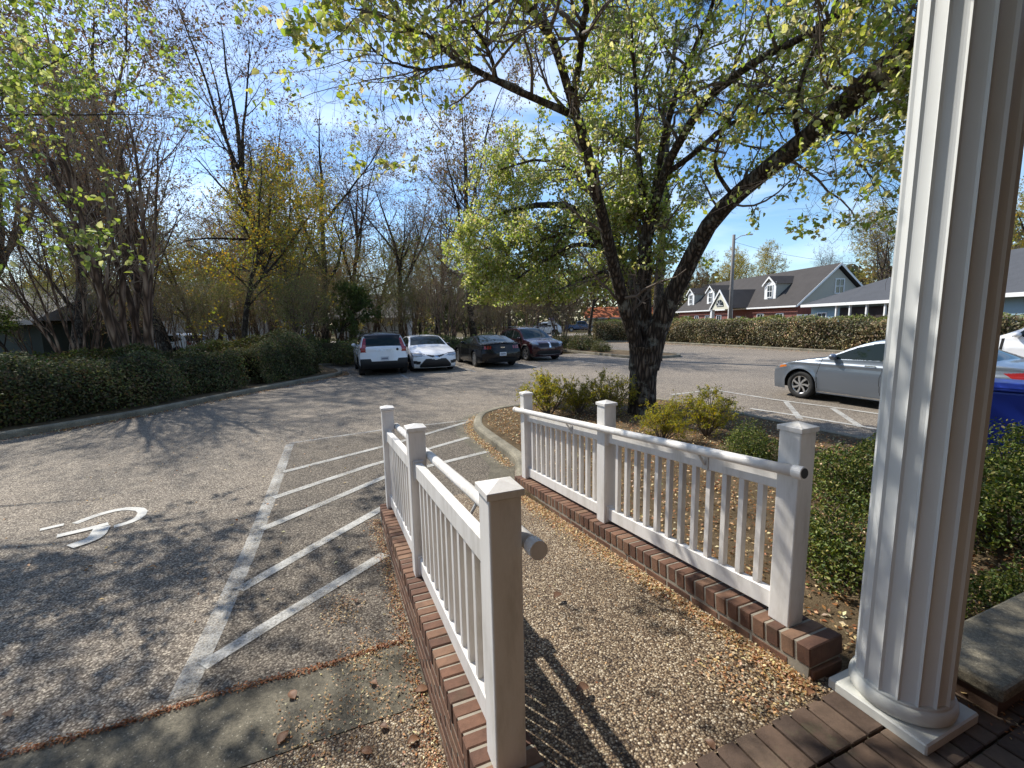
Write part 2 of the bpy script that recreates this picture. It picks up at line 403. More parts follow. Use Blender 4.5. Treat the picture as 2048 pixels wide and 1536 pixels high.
# ------------------------------------------------------------------ ground, lot, beds, kerbs
def structure(o): o['kind'] = 'structure'; return o
def sheet(name, pts, z, mat):
    return structure(mesh(name, [(p[0], p[1], z) for p in pts], [tuple(range(len(pts)))], mat))
def grid_sheet(name, x0, x1, y0, y1, z, mat, nx, ny, relief=0.0):
    X, Y = np.meshgrid(np.linspace(x0, x1, nx + 1), np.linspace(y0, y1, ny + 1))
    Z = z + relief * (np.sin(X * 0.13) * np.cos(Y * 0.11 + 1) + 0.5 * np.sin(X * 0.31 + Y * 0.27))
    i = np.arange((nx + 1) * (ny + 1)).reshape(ny + 1, nx + 1)
    F = np.stack([i[:-1, :-1], i[:-1, 1:], i[1:, 1:], i[1:, :-1]], -1).reshape(-1, 4)
    return structure(mesh(name, np.stack([X, Y, Z], -1), F, mat))
grid_sheet('ground', -900, 900, -300, 1500, -0.06, EARTH, 30, 30)

LK = [np.array(G(x, y)[:2]) for x, y in ((0, 880), (150, 855), (300, 828), (450, 797), (560, 775), (640, 759))]
LK = [LK[0] + (LK[0] - LK[1]) * 6] + LK + [np.array([-6.75, 17.35]), np.array([-6.9, 18.2]), np.array([-7.5, 19.3])]
LKs = catmull(LK, 80)
FAR_A = 23.3
farL = S(-0.2, FAR_A)[:2]
lotpoly = [tuple(p) for p in LKs] + [tuple(farL), tuple(S(13.9, FAR_A)[:2]), tuple(S(13.9, 34)[:2]), tuple(S(25.0, 34)[:2]), tuple(S(25.0, -12)[:2]), (-8, -8)]
structure(Geo().prism(lotpoly, -0.3, 0.0).build('parking_lot', ASPHALT))
sheet('street', [tuple(S(b, a)[:2]) for b, a in ((-60, 52), (80, 52), (80, 61), (-60, 61))], -0.03, ASPHALT)

def sweep(name, path, prof, mat, parent=None, closed=False, z0=0.0):
    """profile (offset to the left of travel, z) swept along a 2D path"""
    P = np.asarray(path, float); n = len(P)
    T = np.roll(P, -1, 0) - np.roll(P, 1, 0)
    if not closed: T[0] = P[1] - P[0]; T[-1] = P[-1] - P[-2]
    T = norm(T); N = np.stack([-T[:, 1], T[:, 0]], -1)
    V = [[(p[0] + nn[0] * o, p[1] + nn[1] * o, z0 + z) for o, z in prof] for p, nn in zip(P, N)]
    k = len(prof); V = np.array(V).reshape(-1, 3)
    m = n if closed else n - 1
    F = [(i * k + j, ((i + 1) % n) * k + j, ((i + 1) % n) * k + j + 1, i * k + j + 1) for i in range(m) for j in range(k - 1)]
    if not closed: F += [tuple(range(k)), tuple(range((n - 1) * k, n * k))[::-1]]
    return mesh(name, V, F, mat, parent, smooth=False)
KPROF = [(0.0, -0.05), (0.0, 0.09), (0.015, 0.118), (0.04, 0.13), (0.13, 0.13), (0.155, 0.12), (0.16, 0.0)]
def kerb(name, path, closed=False, ds=0.3, z0=0.0):
    return structure(sweep(name, resample(path, ds), KPROF, CONC, closed=closed, z0=z0))
def bed(name, pts, z=0.10, mat=None):
    return structure(Geo().prism([tuple(p[:2]) for p in pts], -0.2, z).build(name, mat or MULCH))

kerb('kerb', LKs)                       # long kerb on the left
def offset(P, d):
    P = np.asarray(P, float); T = norm(np.gradient(P, axis=0)); return P + np.stack([-T[:, 1], T[:, 0]], -1) * d
bed('planting_bed', list(offset(LKs, 0.14)) + [farL + (-2, 2), (-40, 30), (-40, -6)])
# far bed behind the parked row
bed('planting_bed', [S(-0.4, FAR_A + 0.14), S(12.0, FAR_A + 0.14), S(12.0, 30), S(-6, 34), S(-9, 26)])
kerb('kerb', [S(12.6, FAR_A)[:2], S(-0.5, FAR_A)[:2]][::-1])
# end island right of the row
isl = [S(b, a)[:2] for b, a in ((13.9, 33), (14.0, 26), (14.1, 20.5), (14.25, 18.9), (14.8, 18.15), (15.7, 17.95), (16.6, 18.15), (17.0, 19.2), (16.6, 22), (16.0, 26), (15.6, 33))]
islc = catmull(isl, 70)
kerb('kerb', islc[::-1]); bed('planting_bed', list(offset(islc, -0.14)), 0.1)
# right hedge kerb
hk = [S(24.6, 3)[:2], S(24.7, 16)[:2], S(24.9, 24)[:2], S(24.6, 30)[:2], S(22.5, 33.5)[:2], S(18, 34.5)[:2]]
hkc = catmull(hk, 60)
kerb('kerb', hkc[::-1]); bed('planting_bed', list(offset(hkc, -0.14)) + [S(18, 44), S(60, 44), S(60, 3)], 0.1)

# bed beside the ramp with its rounded kerb
rb = [G(1030, 932)[:2], G(1000, 905)[:2], G(968, 880)[:2], G(949, 862)[:2], G(950, 845)[:2], G(966, 833)[:2], G(1010, 822)[:2], (0.9, 10.15), (2.3, 10.55), (3.3, 10.35), (3.95, 9.6), (4.6, 8.2), (5.15, 6.9), (5.7, 6.1), (6.6, 5.9), (8.5, 6.4), (11, 7.3)]
rbc = catmull([S(1.97, 4.35)[:2], S(1.97, 4.75)[:2]] + rb, 120)
kerb('kerb', rbc[::-1], ds=0.2)
bed('planting_bed', list(offset(rbc, -0.14)) + [(11, 4), tuple(S(5, 1.0)[:2]), tuple(S(1.9, 1.0)[:2]), tuple(S(1.9, 4.7)[:2])], 0.11)
# concrete gutter at the foot of the kerb, concrete apron and pebble walk left of the ramp
gut = np.array([S(1.92, 4.75)[:2], *[p for p in catmull(rb[:7], 24)]])
structure(sweep('gutter', gut, [(0.0, 0.004), (0.33, 0.004), (0.335, -0.02)], CONC2))
ap = [S(0.36, 2.10), S(0.36, 2.62), S(-1.57, 2.585), S(-1.60, 2.08)]
structure(Geo().prism([tuple(p[:2]) for p in ap], -0.05, 0.006).build('apron_slab', CONC2))
ap = [S(-1.615, 2.08), S(-1.585, 2.585), S(-5.0, 2.55), S(-5.0, 2.05)]
structure(Geo().prism([tuple(p[:2]) for p in ap], -0.05, 0.005).build('apron_slab', CONC2))
structure(Geo().prism([tuple(p[:2]) for p in (S(0.36, 0.9), S(0.36, 2.092), S(-6, 2.03), S(-6, 0.9))], -0.05, 0.006).build('pebble_walk', AGG))

structure(mesh('asphalt_patch', [G(x, y, 0.0025) for x, y in ((583, 890), (760, 864), (962, 838), (945, 860), (950, 872), (985, 905), (1030, 945))] + [S(1.95, 4.78, 0.0025), S(0.355, 4.78, 0.0025), S(0.355, 2.615, 0.0025)] + [G(x, y, 0.0025) for x, y in ((500, 1366), (352, 1403), (430, 1255), (500, 1100), (545, 985))], [tuple(range(15))], OLDASPHALT))
# ------------------------------------------------------------------ road paint (each marking its own sheet)
def stripe(pts, w, name='painted_line', mat=None, z=0.005):
    P = np.array([p[:2] for p in pts], float)
    T = norm(np.gradient(P, axis=0)); N = np.stack([-T[:, 1], T[:, 0]], -1) * w / 2
    V = np.vstack([P + N, P - N]); n = len(P)
    return structure(mesh(name, np.c_[V, np.full(2 * n, z)], [(i, n + i, n + i + 1, i + 1) for i in range(n - 1)], mat or RPAINT))
def gl(*pts): return [G(x, y) for x, y in pts]
stripe(gl((580, 888), (545, 985), (500, 1100), (430, 1255), (362, 1395)), 0.125)
stripe(gl((581, 887), (760, 861), (960, 838)), 0.09, z=0.0075)
for p in (((567, 945), (770, 893), (957, 838)), ((547, 997), (740, 932), (936, 876)), ((524, 1060), (770, 955), (975, 904)), ((478, 1182), (640, 1088), (775, 1012)), ((405, 1335), (560, 1238), (770, 1110))):
    stripe(gl(*p), 0.1, z=0.010, mat=RPAINT2)
for b in (2.55, 5.35, 8.25, 11.15, 13.7):
    stripe([S(b, 17.0 if b > 3 else 16.3), S(b, 23.2)], 0.1)
for p in (((1342, 790), (1427, 780)), ((1430, 781), (1548, 800), (1660, 815), (1764, 830), (1900, 850)), ((1572, 804), (1600, 838)), ((1665, 817), (1722, 855)), ((1500, 818), (1593, 832), (1759, 860), (1850, 874)), ((1775, 833), (1850, 870))):
    stripe(gl(*p), 0.11, mat=RPAINT2, z=0.005 + 0.002 * len(p))
# wheelchair symbols
def strokes(name, lst):
    g = Geo()
    for k, (pts, w) in enumerate(lst):
        P = catmull([G(x, y)[:2] for x, y in pts], 14) if len(pts) > 2 else np.array([G(x, y)[:2] for x, y in pts])
        T = norm(np.gradient(P, axis=0)); N = np.stack([-T[:, 1], T[:, 0]], -1) * w / 2; n = len(P)
        g.add(np.c_[np.vstack([P + N, P - N]), np.full(2 * n, 0.006 + 0.0025 * k)], [(i, n + i, n + i + 1, i + 1) for i in range(n - 1)])
    return structure(mesh(name, g.V, g.F, RPAINT3))
strokes('painted_wheelchair_symbol', [([(150, 1048), (186, 1034), (224, 1023), (257, 1018), (284, 1021), (280, 1034), (257, 1046), (228, 1054)], 0.085),
    ([(80, 1061), (128, 1050)], 0.07), ([(114, 1074), (166, 1062), (217, 1049)], 0.09), ([(205, 1056), (188, 1078), (140, 1096)], 0.13)])
strokes('painted_wheelchair_symbol', [([(1372, 838), (1400, 833), (1440, 834)], 0.10), ([(1380, 846), (1420, 846), (1450, 842)], 0.10), ([(1365, 832), (1352, 840)], 0.10)])

# ------------------------------------------------------------------ ramp, brick kerb walls
SL = 0.0881; CT0 = 0.451                       # kerb wall top: z = CT0 - SL*(a - aref)
LREF, RREF = 1.281, 1.403
def ctop(a, ref=1.34): return CT0 - SL * (a - ref)
rz = lambda a: max(0.012, 0.315 - SL * (a - 1.3))
V = []; F = []
aa = np.linspace(1.10, 4.78, 12)
for a in aa:
    z = rz(a) if a > 1.3 else 0.315
    V += [S(0.50, a, z), S(2.0, a, z)]
n = len(aa)
F = [(2 * i, 2 * i + 1, 2 * i + 3, 2 * i + 2) for i in range(n - 1)]
structure(mesh('ramp', V, F, AGG))

rngb = np.random.default_rng(5)
def bevel_box(sx, sy, sz, bev, mat, name='brick'):
    g = Geo().box((-sx / 2, -sy / 2, -sz / 2), (sx / 2, sy / 2, sz / 2)); o = g.build(name, mat, bevel=bev)
    me = o.data; bpy.data.objects.remove(o); return me
ROWLOCK = bevel_box(0.226, 0.066, 0.092, 0.005, BRICK)      # local x across the wall, y along it
STRETCH = bevel_box(0.03, 0.196, 0.058, 0.004, BRICK)
PAVE = bevel_box(0.092, 0.192, 0.05, 0.004, PAVER, 'paver')
def brick_wall(bc, a0, a1, ref, label):
    base = S(bc, a0, 0)
    w = empty('brick_kerb_wall', base, YAW, label, 'wall')
    th = -math.atan(SL)
    L = a1 - a0
    zt = lambda a: CT0 - SL * (a - ref)
    # mortar core (sloping top just under the brick faces), local coords: x across, y along
    z0, z1 = zt(a0) - 0.006, zt(a1) - 0.006
    g = Geo(); hw = 0.108
    g.add([(-hw, 0.012, -0.2), (hw, 0.012, -0.2), (hw, L - 0.012, -0.2), (-hw, L - 0.012, -0.2), (-hw, 0.012, z0), (hw, 0.012, z0), (hw, L - 0.012, z1), (-hw, L - 0.012, z1)],
          [(0, 3, 2, 1), (4, 5, 6, 7), (0, 1, 5, 4), (1, 2, 6, 5), (2, 3, 7, 6), (3, 0, 4, 7)])
    g.build('mortar_core', MORTAR, w)
    n = int(L / 0.0765)
    for k in range(n):
        y = (k + 0.5) * L / n
        inst('brick', ROWLOCK, w, (rngb.normal(0, 0.0015), y, zt(a0 + y) - 0.046 + rngb.normal(0, 0.0012)), (th + rngb.normal(0, 0.008), rngb.normal(0, 0.008), rngb.normal(0, 0.008)))
    for side in (-1, 1):
        for c in range(1, 6):
            nb = int(L / 0.207)
            for k in range(nb):
                y = (k + 0.5 + (0.5 if c % 2 else 0)) * 0.207
                z = zt(a0 + y) - 0.046 - 0.046 - 0.012 - 0.0345 - (c - 1) * 0.069
                if z < -0.02 or y > L - 0.1: continue
                if side == (1 if bc < 1 else -1) and z < rz(a0 + y) - 0.04: continue
                inst('brick', STRETCH, w, (side * 0.0955, y, z), (th, 0, rngb.normal(0, 0.006)))
    for c in range(1, 6):                       # end faces
        z = zt(a0) - 0.1385 - (c - 1) * 0.069
        if z > 0.0: inst('brick', STRETCH, w, (0, 0.008, z), (0, 0, math.pi / 2))
    return w
brick_wall(0.471, 1.13, 4.47, LREF, 'low sloping brick kerb wall under the left ramp railing')
brick_wall(2.018, 1.19, 4.68, RREF, 'low sloping brick kerb wall under the right ramp railing')

# ------------------------------------------------------------------ ramp railings
def railing(bc, a0, d, ref, hand_side, ha0, ha1, label):
    root = empty('ramp_railing', S(bc, a0, CT0 - SL * (a0 - ref)), YAW, label, 'railing', 'white railings along the ramp')
    th = -math.atan(SL)
    def take(o): me = o.data; bpy.data.objects.remove(o); return me
    post = take(Geo().box((-0.054, -0.054, -0.004), (0.054, 0.054, 0.965)).build('post', VINYL, bevel=0.006, seg=2))
    g = Geo(); s = 0.062
    g.add([(-s, -s, 0), (s, -s, 0), (s, s, 0), (-s, s, 0), (-s, -s, 0.022), (s, -s, 0.022), (s, s, 0.022), (-s, s, 0.022), (0, 0, 0.043)],
          [(0, 3, 2, 1), (0, 1, 5, 4), (1, 2, 6, 5), (2, 3, 7, 6), (3, 0, 4, 7), (4, 5, 8), (5, 6, 8), (6, 7, 8), (7, 4, 8)])
    cap = take(g.build('post_cap', VINYL, bevel=0.0015))
    plate = take(Geo().box((-0.032, -0.006, -0.065), (0.032, 0.006, 0.065)).build('rail_bracket', VINYL, bevel=0.003))
    for k in range(3):
        p = inst('post', post, root, (0, k * d, -SL * k * d), (rngb.normal(0, 0.004), rngb.normal(0, 0.004), rngb.normal(0, 0.01)))
        inst('post_cap', cap, p, (0, 0, 0.9655))
    seg = d - 0.108
    # sheared rails: vertical ends, sloping length
    def rail(name, z0, h, w):
        g = Geo(); dz = -SL * seg
        g.add([(-w, 0, 0), (w, 0, 0), (w, seg, dz), (-w, seg, dz), (-w, 0, h), (w, 0, h), (w, seg, dz + h), (-w, seg, dz + h)],
              [(0, 3, 2, 1), (4, 5, 6, 7), (0, 1, 5, 4), (1, 2, 6, 5), (2, 3, 7, 6), (3, 0, 4, 7)])
        return take(g.build(name, VINYL, bevel=0.005))
    top = rail('top_rail', 0, 0.095, 0.024); bot = rail('bottom_rail', 0, 0.10, 0.022)
    bal = take(Geo().box((-0.017, -0.017, 0), (0.017, 0.017, 0.55)).build('baluster', VINYL, bevel=0.002))
    for k in range(2):
        y0 = k * d + 0.054; zz = -SL * y0
        inst('top_rail', top, root, (0, y0, zz + 0.665)); inst('bottom_rail', bot, root, (0, y0, zz + 0.025))
        for yy, s in ((y0 + 0.007, 1), (y0 + seg - 0.007, -1)):
            for zr in (0.712, 0.075):
                inst('rail_bracket', plate, root, (0, yy, -SL * yy + zr), (0, 0, 0))
        nb = 12
        for j in range(nb):
            y = y0 + seg * (j + 1) / (nb + 1)
            inst('baluster', bal, root, (rngb.normal(0, 0.0008), y, -SL * y + 0.118), (0, 0, rngb.normal(0, 0.01)))
    # handrail pipe on angled brackets
    hx = hand_side * 0.084; hz = 0.79
    P = [(hx, y, hz - SL * y) for y in np.linspace(ha0, ha1, 12)]
    h = Geo().tube(P, 0.0265, 16).build('handrail', VINYL, root, smooth=True)
    for e, (yy, q) in enumerate(((ha0, -1), (ha1, 1))):
        ring = Geo().tube([(hx, yy - q * 0.035, hz - SL * (yy - q * 0.035)), (hx, yy + q * 0.012, hz - SL * (yy + q * 0.012))], [0.0305, 0.0305], 16)
        ring.build('end_cap', VINYL, h)
        if bc > 1 and e == 0: Geo().tube([(hx, yy - 0.013, hz - SL * (yy - 0.013)), (hx, yy - 0.0125, hz - SL * (yy - 0.0125))], [0.024, 0.024], 16).build('pipe_mouth_shade', BLACK, h)  # black disc painting in the shade inside the open pipe
    for k in range(2):
        for f in (0.32,):
            y = k * d + 0.054 + seg * f
            b = Geo().tube([(0, y, 0.70 - SL * y), (hx * 0.45, y, 0.70 - SL * y), (hx * 0.9, y, hz - 0.03 - SL * y)], [0.008, 0.008, 0.008], 8)
            b.box((-0.03 if hand_side < 0 else 0.024, y - 0.022, 0.665 - SL * y), (-0.024 if hand_side < 0 else 0.03, y + 0.022, 0.745 - SL * y))
            b.build('handrail_bracket', STEEL, root)
    return root
railing(0.471, 1.281, 1.53, LREF, 1, -0.095, 2 * 1.53 + 0.02, 'white railing on the left side of the ramp, nearest the camera')
railing(2.018, 1.403, 1.569, RREF, -1, -0.09, 2 * 1.569 + 0.14, 'white railing on the right side of the ramp in front of the shrubs')

# ------------------------------------------------------------------ porch floor, column, low wall, portico
fl = structure(Geo().prism([tuple(p[:2]) for p in (S(-5, -3), S(6.5, -3), S(6.5, 0.78), S(2.75, 0.78), S(2.75, 1.115), S(-5, 1.115))], -0.2, 0.296).build('porch_floor', MOSSY))
for r in range(7):
    a = 1.118 - 0.1 - r * 0.201
    for k in range(26):
        b = 0.40 + k * 0.1005 + (0.05 if r % 2 else 0)
        if b > 2.72 or (r > 3 and b < 0.9): continue
        inst('paver', PAVE, fl, tuple(S(b, a, 0.291 + rngb.normal(0, 0.0012))), (rngb.normal(0, 0.006), rngb.normal(0, 0.006), YAW + rngb.normal(0, 0.008)))

cp = np.array([1.612, 1.693])
colr = empty('fluted_column', (cp[0], cp[1], 0.311), YAW, 'tall white fluted round column on a square plinth at the porch corner', 'column')
Geo().box((-0.18, -0.18, 0), (0.18, 0.18, 0.048)).build('plinth', PLINTH, colr, bevel=0.006)
prof = [(0.150, 0.046)] + [(0.157 + 0.020 * math.cos(t), 0.083 + 0.034 * math.sin(t)) for t in np.linspace(-1.5, 1.5, 9)] + [(0.162, 0.122), (0.150, 0.126)]
Geo().lathe(prof, 48).build('base_ring', PLINTH, colr, smooth=True)
nf = 16; V = []; F = []; per = 8
zs = np.linspace(0.12, 3.36, 10)
for z in zs:
    R = 0.159 - 0.007 * (z / 3.4)
    for k in range(nf):
        for j in range(per):
            u = j / per; a = 2 * math.pi * (k + u) / nf
            r = R - 0.0 if u == 0 else R - 0.0115 * math.sqrt(max(0, 1 - ((u - 0.5) / 0.5) ** 2)) - 0.001
            V.append((r * math.cos(a), r * math.sin(a), z))
nn = nf * per
F = [(i * nn + k, i * nn + (k + 1) % nn, (i + 1) * nn + (k + 1) % nn, (i + 1) * nn + k) for i in range(len(zs) - 1) for k in range(nn)]
sh = mesh('shaft', V, F, COLPAINT, colr)
Geo().lathe([(0.145, 3.33), (0.165, 3.36), (0.168, 3.39), (0.188, 3.44), (0.19, 3.50)], 40).build('capital', COLPAINT, colr, smooth=True)
Geo().box((-0.2, -0.2, 3.502), (0.2, 0.2, 3.56)).build('abacus', COLPAINT, colr, bevel=0.005)

lw = empty('low_concrete_wall', S(2.42, 0.90, 0.15), YAW, 'low wall with concrete top beside the white column', 'wall')
Geo().box((0, -0.13, -0.15), (5, 0.13, 0.235)).build('wall_face', plain('dark_wall_face', (0.10, 0.06, 0.04), 0.9, 0.4, 15, space='world', bump=0.4), lw)
Geo().box((-0.02, -0.15, 0.237), (5, 0.15, 0.30)).build('coping', CONC, lw, bevel=0.015, seg=2)

PW = -1.0
pr = empty('porch_building', S(0, -3.0, 0), YAW, 'unseen building front with porch roof above the ramp top', 'building')  # out of view; wall set close and eave added to cut ambient light
Geo().box((-7, 1.5, 0), (9, 1.9, 4.3)).build('wall', plain('porch_wall', (0.17, 0.085, 0.06), 0.85, 0.2, 12), pr)
Geo().box((-7, 1.9, 3.05), (9, 3.35, 3.25)).build('eave', plain('eave_paint', (0.5, 0.48, 0.45), 0.7, 0.05), pr)
Geo().box((-1.2, 1.9, 3.88), (2.6, 4.72, 4.1)).build('porch_ceiling', plain('ceiling_paint', (0.7, 0.7, 0.68), 0.7, 0.05), pr)
# ------------------------------------------------------------------ vehicles
def make_wheel(r, w, spokes, style, mat):
    """tyre mesh and rim mesh, axis along local y, outside towards +y"""
    g = Geo(); rr = r * 0.68
    prof = [(rr, -w/2), (r * 0.93, -w/2), (r * 0.985, -w * 0.40), (r, -w * 0.25), (r, w * 0.25), (r * 0.985, w * 0.40), (r * 0.93, w/2), (rr, w/2 - 0.004), (rr - 0.012, w/2 - 0.02)]
    g.lathe(prof, 36, cap=False)
    V = np.array(g.V)[:, [0, 2, 1]]
    tyre = mesh_data('wheel', V, [f[::-1] for f in g.F], TYRE, True)
    h = Geo()
    h.lathe([(rr - 0.012, w/2 - 0.02), (rr - 0.03, w/2 - 0.03), (rr - 0.035, 0)], 36, cap=False)
    V0 = [(v[0], v[2], v[1]) for v in h.V]; F0 = [f[::-1] for f in h.F]
    g = Geo(); g.add(V0, F0)
    y1 = w/2 - 0.012
    for k in range(spokes):
        a = 2 * math.pi * k / spokes + 0.3
        for da in ((-0.16, 0.16) if style == 'double' else (0.0,)):
            w0 = 0.014 if style == 'double' else 0.016
            w1 = 0.011 if style == 'double' else 0.027
            sw = 0.22 if style == 'swirl' else 0.0
            pts = []
            for t, ww in ((0.12, w0), (0.55, (w0 + w1) / 2), (1.0, w1)):
                rad = t * (rr - 0.02); aa = a + da * t + sw * t * t
                c, s_ = math.cos(aa), math.sin(aa)
                pts.append([(rad * c - s_ * ww, rad * s_ + c * ww), (rad * c + s_ * ww, rad * s_ - c * ww)])
            V = []
            for yy in (y1, y1 - 0.03):
                for p in pts: V += [(p[0][0], yy - 0.012 * (yy == y1) * 0, p[0][1]), (p[1][0], yy, p[1][1])]
            F = [(0, 1, 3, 2), (2, 3, 5, 4), (6, 8, 9, 7), (8, 10, 11, 9), (0, 2, 8, 6), (2, 4, 10, 8), (1, 7, 9, 3), (3, 9, 11, 5)]
            g.add(V, F)
    hub = Geo().lathe([(rr * 0.17, y1 - 0.03), (rr * 0.17, y1 + 0.004), (0.001, y1 + 0.006)], 16, cap=False)
    g.add([(v[0], v[2], v[1]) for v in hub.V], [f[::-1] for f in hub.F])
    rim = mesh_data('rim', g.V, g.F, mat)
    b = Geo().lathe([(rr - 0.01, w/2 - 0.06), (0.001, w/2 - 0.06)], 30, cap=False)
    back = mesh_data('brake_disc', [(v[0], v[2], v[1]) for v in b.V], b.F, UNDER)
    return tyre, rim, back

def car(name, label, sp, front, heading, paint_m, ds=0.025):
    hd = np.array([heading[0], heading[1]]); hd = hd / np.linalg.norm(hd)
    L, Wd = sp['L'], sp['W']; hw = Wd / 2
    ctr = np.array(front) - hd * L / 2
    root = empty(name, (ctr[0], ctr[1], 0.0), math.atan2(-hd[1], -hd[0]), label, sp.get('cat', 'car'), 'parked cars')
    C = resample(catmull(sp['C'], 400), ds)                     # centre-line silhouette front -> rear
    T = norm(np.gradient(C, axis=0)); nx, nzv = -T[:, 1], T[:, 0]   # outward normal (x,z)
    hood_z = sp.get('hood_z', 0.75)
    xs0, xs1 = sp['ws']; xb0, xb1 = sp['bl']
    fr = C[:, 0] < L / 2
    low = np.clip((sp['belt0'] - C[:, 1]) / 0.12, 0, 1)
    shift = np.where(fr, sp.get('sf', 0.26), sp.get('sr', 0.2)) * low + 0.16 * (1 - low)
    ex = C[:, 0] + np.where(fr, 1, -1) * shift * np.clip(np.abs(nx) * 1.15, 0, 1)
    ez = C[:, 1] - sp.get('drop', 0.05) * np.clip(nzv, 0, 1)
    beltf = lambda x: np.interp(x, *np.array(sp['belt']).T)
    def Wf(x, z):
        e = 1 - 0.10 * np.clip((0.75 - x) / 0.75, 0, 1) ** 2 - 0.09 * np.clip((x - L + 0.75) / 0.75, 0, 1) ** 2
        zb = beltf(x)
        w = hw * e * (1 - 0.045 * np.clip((0.62 - z) / 0.42, 0, 1) ** 2 - 0.05 * np.clip((z - 0.66) / 0.3, 0, 1) ** 2 * (z < zb + 9))
        w = w + sp.get('crease', 0.010) * np.exp(-((z - sp.get('crease_z', 0.78)) / 0.035) ** 2)
        for xw in sp['wheels']:
            w = w + 0.018 * np.exp(-((np.hypot(x - xw, z - sp['wr']) - sp['wr'] - 0.05) / 0.06) ** 2)
        return w - np.clip(z - zb, 0, 2) * sp['tumble']
    ey = Wf(ex, ez)
    parts = {}
    def put(key, mat, quads): parts.setdefault(key, [mat, []])[1].append(quads)
    # ---- top strip
    nt = int(Wd / ds); t = np.linspace(-1, 1, nt + 1); h = np.abs(t) ** 2.4
    X = C[:, 0][:, None] + (ex - C[:, 0])[:, None] * h; Z = C[:, 1][:, None] + (ez - C[:, 1])[:, None] * h
    Y = ey[:, None] * t * (1 + 0 * X)
    Q = np.stack([np.stack([X[:-1, :-1], Y[:-1, :-1], Z[:-1, :-1]], -1), np.stack([X[1:, :-1], Y[1:, :-1], Z[1:, :-1]], -1),
                  np.stack([X[1:, 1:], Y[1:, 1:], Z[1:, 1:]], -1), np.stack([X[:-1, 1:], Y[:-1, 1:], Z[:-1, 1:]], -1)], 2)
    cx = Q[..., 0].mean(2); cy = Q[..., 1].mean(2); cz = Q[..., 2].mean(2); tt = np.abs((t[1:] + t[:-1]) / 2)[None] + 0 * cx
    c0 = (C[1:, 0] + C[:-1, 0])[:, None] / 2 + 0 * cx; cz0 = (C[1:, 1] + C[:-1, 1])[:, None] / 2 + 0 * cx
    lab = np.full(cx.shape, 'body', dtype=object)
    mats = {'body': paint_m}
    if sp.get('roof_mat'):
        lab[(c0 > xs1 - 0.02) & (c0 < xb0 + 0.02)] = 'roof'; mats['roof'] = sp['roof_mat']
    up = cz0 > beltf(c0) - 0.03
    lab[(c0 > xs0) & (c0 < xs1) & (tt < 0.93) & up] = 'windscreen'; mats['windscreen'] = GLASS
    lab[(c0 > xb0) & (c0 < xb1) & (tt < 0.90) & up & (c0 > L / 2)] = 'rear_window'; mats['rear_window'] = GLASS
    k1 = (c0 < L / 2) & (c0 < xs0); k2 = (c0 > xb1 - 0.001) & (c0 > L / 2)
    if sp.get('rear_all'): k2 = c0 > L / 2
    for nm, mt, poly, where in sp['ends']:
        m = inpoly(np.abs(cy), cz, poly) & (k1 if where == 'front' else k2)
        if nm.endswith('*'):
            lab[m & (cy > 0)] = nm[:-1] + '#l'; lab[m & (cy <= 0)] = nm[:-1] + '#r'; mats[nm[:-1] + '#l'] = mats[nm[:-1] + '#r'] = mt
        else: lab[m] = nm; mats[nm] = mt
    for key in set(lab.ravel()): put(key, mats[key], Q[lab == key])
    # ---- sides
    xmin, xmax = ex.min() - 0.001, ex.max() + 0.001
    nxg = int((xmax - xmin) / ds); gx = np.linspace(xmin, xmax, nxg + 1)
    order = np.argsort(ex); ztop = np.empty(nxg + 1)
    for i, xx in enumerate(gx):
        near = np.abs(ex - xx) < ds * 0.9
        ztop[i] = ez[near].max() if near.any() else np.nan
    ok = ~np.isnan(ztop); ztop = np.interp(gx, gx[ok], ztop[ok])
    wr = sp['wr']; bot = np.interp(gx, *np.array(sp['bottom']).T)
    for xw in sp['wheels']:
        R = wr + 0.055; d2 = R * R - (gx - xw) ** 2
        bot = np.where(d2 > 0, np.maximum(bot, wr + np.sqrt(np.maximum(d2, 0)) * 1.0), bot)
    bot = np.minimum(bot, ztop - 0.02)
    nz_ = int(sp['H'] / ds); v = np.linspace(0, 1, nz_ + 1)
    X = gx[:, None] + 0 * v; Z = bot[:, None] + (ztop - bot)[:, None] * v; Y = Wf(X, Z)
    for sgn in (1, -1):
        Yg = Y * sgn
        Q = np.stack([np.stack([X[:-1, :-1], Yg[:-1, :-1], Z[:-1, :-1]], -1), np.stack([X[1:, :-1], Yg[1:, :-1], Z[1:, :-1]], -1),
                      np.stack([X[1:, 1:], Yg[1:, 1:], Z[1:, 1:]], -1), np.stack([X[:-1, 1:], Yg[:-1, 1:], Z[:-1, 1:]], -1)], 2)
        cx = Q[..., 0].mean(2); cz = Q[..., 2].mean(2)
        lab = np.full(cx.shape, 'body', dtype=object); sd = '#l' if sgn > 0 else '#r'
        if sp.get('clad'):
            m = cz < sp['clad']
            for xw in sp['wheels']: m |= np.hypot(cx - xw, cz - wr) < wr + 0.12
            lab[m] = 'cladding'; mats['cladding'] = BLACK
        if sp.get('roof_mat'): 
            m = (cz > np.interp(cx, gx, ztop) - 0.06) & (cx > xs1 - 0.3) & (cz > beltf(cx) + 0.2); lab[m] = 'roof'
        dlo = inpoly(cx, cz, sp['dlo'])
        inner = dlo.copy()
        for kp, (xp, wp, lean) in enumerate(sp['pillars']):
            pm = dlo & (np.abs(cx - xp - lean * (cz - 1.0)) <= wp); inner &= ~pm; lab[pm] = 'window_pillar%d%s' % (kp, sd); mats['window_pillar%d%s' % (kp, sd)] = BLACK
        edges = [-1.0] + [p[0] for p in sp['pillars']] + [99.0]
